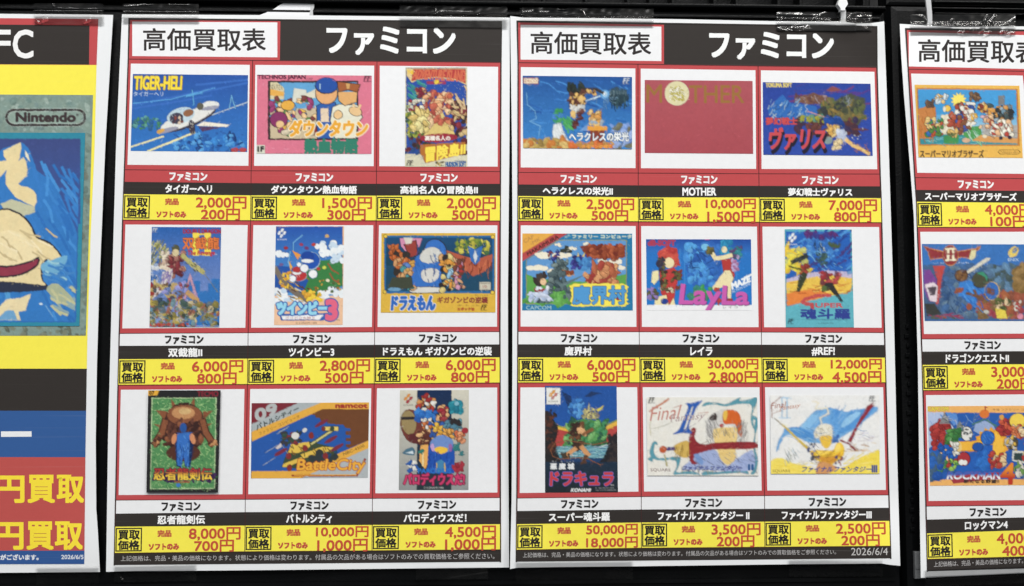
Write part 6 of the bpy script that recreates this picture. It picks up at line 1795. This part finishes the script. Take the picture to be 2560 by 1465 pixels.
pill(ink, 11.5, 270, 217, 317, (170, 186, 178))
pill(ink, 13, 271.8, 215.6, 315.2, (60, 52, 54))
pill(ink, 19, 277.6, 209.6, 309.4, (168, 184, 176))
pill(ink, 21, 279.6, 207.6, 307.4, (138, 158, 148))
ink.T("Nintendo", 40.5, 282, 188, 304, (62, 52, 54), 2.0)
ink.E(193.5, 288, 3.2, 3.2, (84, 84, 84))
ink.build("stone_card", body, M_ART, "grey-green stone card with a maker's word in a rounded frame")
QP = [(-240, 331), (213, 332), (-250, 815.5), (198.5, 815)]
ink = Picture(s0, 330e-6, (0, 0, 1), QP, 6, 0.8, 0.04)
ink.P([QP[0], QP[1], QP[3], QP[2]], (52, 134, 158))
ink.clip = [(-420, 346), (201, 347), (187, 803), (-430, 806)]
ink.lines, ink.paint, ink.soft = 0.2, 0.12, 1
ink.G([(-420, 346), (201, 347), (190, 806), (-430, 806)], (62, 72, 124), (52, 104, 178))
ink.G([(-300, 346), (201, 347), (201, 560), (-300, 560)], (64, 76, 128), (60, 88, 150))
ink.P([(-300, 806), (-300, 640), (-110, 500), (-40, 420), (6, 372), (54, 355), (70, 368), (80, 390), (88, 412), (92, 425), (110, 440), (128, 444), (138, 452), (150, 485), (168, 525), (187, 566), (200, 600), (200, 806)], (56, 120, 188))
ink.S(70, 400, 190, 800, 60, 50, 120, 7, [(62, 128, 196), (50, 110, 180), (72, 140, 206), (58, 122, 192)], 6, 62)
ink.S(-60, 500, 60, 800, 30, 50, 110, 9, [(62, 130, 196), (84, 152, 206), (50, 108, 178)], 7, 70)
CRM = (226, 208, 160)
ink.P([(8, 377), (52, 355), (53, 372), (50, 392), (46, 403), (58, 393), (64, 402), (69, 425), (66, 440), (56, 450), (45, 458), (54, 466), (70, 468), (84, 475), (91, 488), (91, 505), (86, 517), (62, 506), (40, 494), (26, 478), (15, 462), (13, 440), (16, 424), (2, 440), (-30, 470), (-60, 480), (-40, 440), (-20, 404), (16, 402), (10, 390)], CRM)
ink.P([(62, 374), (70, 386), (76, 405), (70, 400), (64, 392)], (226, 222, 200))
ink.P([(0, 510), (30, 498), (86, 517), (88, 530), (60, 540), (20, 536)], (190, 190, 160))
# rounded snow drifts on the ice
ink.W([(-60, 700), (-40, 560), (0, 522), (46, 530), (78, 560), (92, 590), (126, 606), (150, 632), (158, 655), (140, 662), (120, 650), (106, 668), (108, 700), (118, 720), (60, 728), (-20, 728)], (40, 40, 56))
ink.W([(-60, 698), (-38, 564), (2, 526), (44, 534), (75, 563), (90, 594), (124, 610), (147, 634), (154, 652), (140, 658), (120, 646), (102, 664), (104, 698), (112, 714), (60, 716), (-20, 712)], CRM)
ink.W([(-40, 690), (-20, 600), (20, 575), (60, 590), (86, 620), (90, 650), (60, 690), (10, 700)], (232, 216, 172))
ink.W([(-50, 664), (20, 664), (70, 654), (98, 642), (94, 664), (60, 686), (10, 694), (-50, 690)], (44, 38, 52))
ink.W([(-50, 668), (20, 668), (70, 658), (94, 648), (90, 662), (58, 682), (10, 690), (-50, 686)], (140, 58, 76))
ink.S(-20, 560, 120, 640, 14, 30, 60, 4, [(196, 178, 136), (236, 222, 184)], 8, 35)
ink.W([(-40, 704), (40, 706), (112, 714), (116, 724), (50, 730), (-40, 728)], (48, 54, 74))
ink.P([(-20, 800), (-10, 775), (16, 748), (40, 746), (60, 742), (78, 733), (70, 756), (64, 776), (46, 780), (52, 801)], (226, 210, 168))
ink.P([(-10, 800), (16, 776), (34, 776), (44, 800)], (110, 160, 200))
ink.W([(116, 722), (140, 708), (166, 728), (186, 752), (186, 772), (164, 764), (138, 750)], (168, 176, 146))
ink.S(120, 712, 185, 770, 16, 20, 44, 6, [(190, 190, 150), (140, 166, 170)], 9, 40)
ink.W([(104, 660), (130, 650), (166, 638), (166, 654), (148, 680), (120, 690), (104, 676)], (112, 170, 204))
ink.S(106, 650, 166, 700, 12, 20, 44, 5, [(150, 196, 210), (70, 130, 190)], 10, 25)
ink.E(102, 760, 4, 3, (206, 220, 230)), ink.L([(114, 764), (132, 792)], 3, (110, 160, 206))
ink.build("framed_picture", body, M_ART, "blue iceberg picture in a teal frame")

# ------------------------------------------------------------------ paper scrap and cable ties
def strip(name, outline, depth, mat, label, cat, group=None, thick=0.0012, parts=()):
    """a flat cut-out with real thickness, outline in photo pixels on the plane standing depth in front of the crate"""
    pts = [cast(x, y, depth) for x, y in outline]
    O = Vector((sum(p.x for p in pts) / len(pts), -depth, min(p.z for p in pts)))
    n = len(pts)
    V = [tuple(p) for p in pts] + [(p.x, p.y + thick, p.z) for p in pts]
    F = []
    for t in tessellate_polygon([pts]):
        F.append(tuple(t))
        F.append(tuple(i + n for i in reversed(t)))
    for i in range(n):
        j = (i + 1) % n
        F.append((i, j, j + n, i + n))
    if parts:
        r = empty(name, O, label=label, cat=cat, group=group)
        o = link_mesh(parts[0], V, F, mat, r, O)
    else:
        r = o = link_mesh(name, V, F, mat, None, O)
        tag(o, label, cat, group)
    bm = __import__('bmesh').new()
    bm.from_mesh(o.data)
    __import__('bmesh').ops.recalc_face_normals(bm, faces=bm.faces)
    bm.to_mesh(o.data)
    bm.free()
    return r, O


def thing_strip2(root, O, name, outline, depth, mat, thick=0.0012):
    pts = [cast(x, y, depth) for x, y in outline]
    n = len(pts)
    V = [tuple(p) for p in pts] + [(p.x, p.y + thick, p.z) for p in pts]
    F = []
    for t in tessellate_polygon([pts]):
        F.append(tuple(t))
        F.append(tuple(i + n for i in reversed(t)))
    for i in range(n):
        j = (i + 1) % n
        F.append((i, j, j + n, i + n))
    o = link_mesh(name, V, F, mat, root, O)
    bm = __import__('bmesh').new()
    bm.from_mesh(o.data)
    __import__('bmesh').ops.recalc_face_normals(bm, faces=bm.faces)
    bm.to_mesh(o.data)
    bm.free()
    return o


M_SCRAP, nt_, b_ = new_mat("white_scrap_paper")
b_.inputs['Base Color'].default_value = (0.80, 0.81, 0.84, 1)
b_.inputs['Roughness'].default_value = 0.6
r_, O_ = strip("paper_scrap", [(640, 50), (648, 38), (664, 32), (684, 23), (697, 14), (708, 8), (740, 8.6), (776, 9.6), (776, 24), (772, 50)], 0.0005, M_SCRAP,
               "white paper scrap sticking up behind the aircraft sheet's top edge", "paper scrap", parts=("sheet_face",), thick=0.0002)
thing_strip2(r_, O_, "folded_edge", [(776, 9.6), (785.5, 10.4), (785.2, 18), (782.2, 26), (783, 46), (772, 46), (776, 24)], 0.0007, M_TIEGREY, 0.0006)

r_, O_ = strip("cable_tie", [(2101.4, 20), (2115.2, 20), (2114.6, 40), (2114.4, 62), (2101.8, 62), (2102.2, 40)], 0.0014, M_TIE,
               "white cable tie with a six-sided head above the plain red picture's sheet", "cable tie", "white cable ties hung from the crates", parts=("strap",))
thing_strip2(r_, O_, "head", [(2099, -3), (2116, -3), (2120, 10), (2112.5, 21), (2114, 25.5), (2101.5, 25.5), (2101.8, 21), (2094, 10)], 0.0058, M_TIE, 0.003)
strip("cable_tie", [(2313, -12), (2326.6, -12), (2328.6, 14), (2330.6, 36), (2330.4, 74), (2317.9, 74), (2319.2, 50), (2317.6, 24)], 0.003, M_TIEGREY,
      "milky bent cable tie strap above the cut-off seaside price sheet", "cable tie", "white cable ties hung from the crates", thick=0.001)


# ------------------------------------------------------------------ clear tape
def tape(x0, y0, x1, y1, edge, d_back, d_front, seed, label, slope=0.0, amp=0.00006, creases=(), crinkle=(), flat=False, shiny=False):
    """a strip of clear tape: from the crate (depth d_back) on to the paper (depth d_front); edge is the paper's edge line in pixels"""
    rnd = random.Random(seed)
    creases = list(creases)
    for (bx0, by0, bx1, by1, n, h) in crinkle:
        for _ in range(n):
            ax, ay, an, l = rnd.uniform(bx0, bx1), rnd.uniform(by0, by1), rnd.uniform(-0.7, 0.7), rnd.uniform(5, 14)
            creases.append((ax, ay, ax + l * math.cos(an), ay + l * math.sin(an), h * rnd.uniform(.6, 1.2), rnd.uniform(2, 3)))
    creases = [(*c[:4], min(.75, (rnd.uniform(.27, .37) if shiny else rnd.uniform(.32, .37)) * math.hypot(c[2] - c[0], c[3] - c[1]) / max(1e-6, abs(c[2] - c[0]))), c[5] * 1.5) for c in creases]
    st = 0.9 if creases else 2.2
    NX, NY = max(24, int((x1 - x0) / st)), max(12, int((y1 - y0) / st))
    ph = [rnd.uniform(0, 6.28) for _ in range(8)]
    top = edge > (y0 + y1) / 2
    V, F = [], []
    jag = [rnd.uniform(-.8, .8) for _ in range(2 * NY + 2)]
    for j in range(NY + 1):
        for i in range(NX + 1):
            px = x0 + (x1 - x0) * i / NX
            py = y0 + (y1 - y0) * j / NY + slope * (px - x0)
            if i in (0, NX):
                px += jag[j if i else NY + 1 + j]
            t = sstep(edge - 9, edge + 1, py - slope * (px - x0)) if top else 1 - sstep(edge - 1, edge + 9, py - slope * (px - x0))
            q0 = cast(px, py, 0.003)
            d = d_back + (d_front.depth(q0.x, q0.z) + 0.0005 - d_back) * t
            u, v = px * 0.09, py * 0.11
            w = math.sin(u * 1.3 + ph[0] + 1.4 * math.sin(v * .9 + ph[1])) * math.sin(v * 1.7 + ph[2] + 1.1 * math.sin(u * .6 + ph[3]))
            d += amp * (w + 0.5 * math.sin(u * 3.1 + v * 1.9 + ph[4])) * (0.25 + 0.75 * (1 - t))
            for (ax, ay, bx, by, hf, wd) in creases:
                if px < min(ax, bx) - wd or px > max(ax, bx) + wd or py < min(ay, by) - wd or py > max(ay, by) + wd:
                    continue
                l2 = (bx - ax) ** 2 + (by - ay) ** 2
                s = max(0, min(1, ((px - ax) * (bx - ax) + (py - ay) * (by - ay)) / l2))
                q = math.hypot(px - ax - s * (bx - ax), py - ay - s * (by - ay)) / wd
                h = wd * 0.000216 * hf
                if q < 1:
                    d += h * (1 - q)
            V.append(tuple(cast(px, py, d + 0.0003)))
    for j in range(NY):
        for i in range(NX):
            a = j * (NX + 1) + i
            F.append((a, a + NX + 1, a + NX + 2, a + 1))
    xs = cast((x0 + x1) / 2, max(y0, y1), 0.001)
    o = link_mesh("clear_tape", V, F, M_TAPEFLAT if flat else M_TAPESHINY if shiny else M_TAPE, None, (xs.x, xs.y, xs.z), True)
    return tag(o, label, "tape", "clear tape strips holding the paper up")


CB = 0.0002
tape(85, 8, 258, 60, 35, CB, s0, 1, "clear tape strip along the FC poster's top edge", 0.006, crinkle=((89, 49, 110, 54, 3, 0), (206, 54, 218, 57, 2, 0)), creases=((131, 9, 134, 16, 0, 2.5), (132, 20, 240, 22, 0, 1.6)))
tape(307, 9, 497, 56, 37, CB, s1, 2, "dull clear tape strip above the big heading box of the aircraft sheet", 0.004, creases=((310, 16, 380, 11, 0, 1.6), (420, 11, 470, 12, 0, 1.5)))
tape(999, 12, 1268, 66, 41, CB, s1, 3, "clear tape strip over the top right corner of the aircraft sheet", 0.012, creases=((1084, 16, 1096, 40, 0, 2), (1100, 28, 1180, 30, 0, 1.2)))
tape(1300, 19, 1634, 64, 45, CB, s2, 4, "longest clear tape strip, above the heading box of the plain red picture's sheet", 0.006, creases=((1310, 30, 1333, 28, 0, 2), (1350, 30, 1371, 30, 0, 1.8), (1398, 23, 1414, 24, 0, 3), (1455, 26, 1464, 40, 0, 2.5), (1303, 22, 1308, 38, 0, 2)))
tape(1942, 29, 2141, 76, 53, 0.0006, s2, 5, "shiny wrinkled clear tape strip left of the six-sided cable tie head", 0.006, 0.00005, shiny=True, crinkle=((1946, 66, 1958, 74, 3, 0), (1962, 71, 1990, 75, 5, 0), (1985, 66, 2018, 74, 9, 0)),
     creases=((1944, 36, 2001, 37, 0, 4), (2001, 37, 2045, 38, 0, 2.4), (1944, 43, 1952, 44, 0, 3), (1944, 50, 2030, 51, 0, 1.8), (2030, 51, 2048, 40, 0, 2.6), (2048, 38, 2066, 31, 0, 3), (2112, 48, 2122, 30, 0, 2.2), (2118, 50, 2130, 34, 0, 2.2), (2106, 50, 2118, 28, 0, 2)))
tape(2137, 30, 2180, 76, 56, 0.0006, s2, 6, "small crumpled clear tape piece right of the six-sided cable tie head", 0.0, 0.00006, shiny=True, crinkle=((2146, 56, 2172, 62, 6, 0),),
     creases=((2139, 33, 2156, 32, 0, 3.4), (2156, 34, 2160, 40, 0, 3), (2144, 42, 2176, 41, 0, 3), (2146, 54, 2160, 58, 0, 4), (2160, 58, 2176, 46, 0, 2.6), (2158, 66, 2166, 72, 0, 3)))
tape(2276, 36, 2539, 86, 63, 0.0022, s3, 7, "most crumpled clear tape strip, on top of the cut-off seaside sheet", 0.0, 0.00005, shiny=True, crinkle=((2394, 80, 2420, 84, 5, 0), (2445, 81, 2470, 85, 5, 0), (2500, 79, 2530, 84, 7, 0)),
     creases=((2285, 38, 2304, 41, 0, 4), (2304, 41, 2318, 51, 0, 2.6), (2318, 51, 2330, 58, 0, 2.6), (2330, 58, 2352, 61, 0, 2.4), (2352, 61, 2378, 55, 0, 3), (2378, 55, 2381, 49, 0, 2.6), (2385, 65, 2432, 65, 0, 5), (2400, 73, 2425, 74, 0, 5), (2430, 63, 2447, 64, 0, 4), (2445, 65, 2461, 56, 0, 3), (2461, 56, 2468, 41, 0, 2.6), (2468, 66, 2487, 40, 0, 3), (2508, 66, 2538, 46, 0, 4), (2512, 66, 2538, 65, 0, 3.5)))
tape(91, 1416, 247, 1461, 1431, CB, s0, 8, "clear tape strip at the FC poster's lower edge", -0.006, flat=True)
tape(285, 1412, 491, 1456, 1427, CB, s1, 9, "clear tape strip at the lower left edge of the aircraft sheet", -0.02, flat=True, creases=((296, 1438, 306, 1452, .0006, 4),))
tape(1040, 1390, 1220, 1449, 1421, CB, s1, 10, "clear tape strip at the lower right edge of the aircraft sheet", -0.01, flat=True, creases=((1043, 1422, 1043, 1446, .0006, 3), (1118, 1424, 1120, 1440, .0005, 3), (1128, 1446, 1250, 1428, .0003, 3)))
tape(1290, 1402, 1582, 1451, 1418, CB, s2, 11, "clear tape strip at the lower left edge of the plain red picture's sheet", -0.008, flat=True, creases=((1382, 1425, 1386, 1440, .0007, 4),))
tape(1973, 1396, 2207, 1442, 1410, CB, s2, 12, "clear tape strip under the date at the plain red picture's sheet corner", -0.004, flat=True)
tape(2313, 1422, 2640, 1468, 1442, 0.0022, s3, 13, "clear tape strip at the lower edge of the cut-off seaside sheet", -0.045, flat=True)
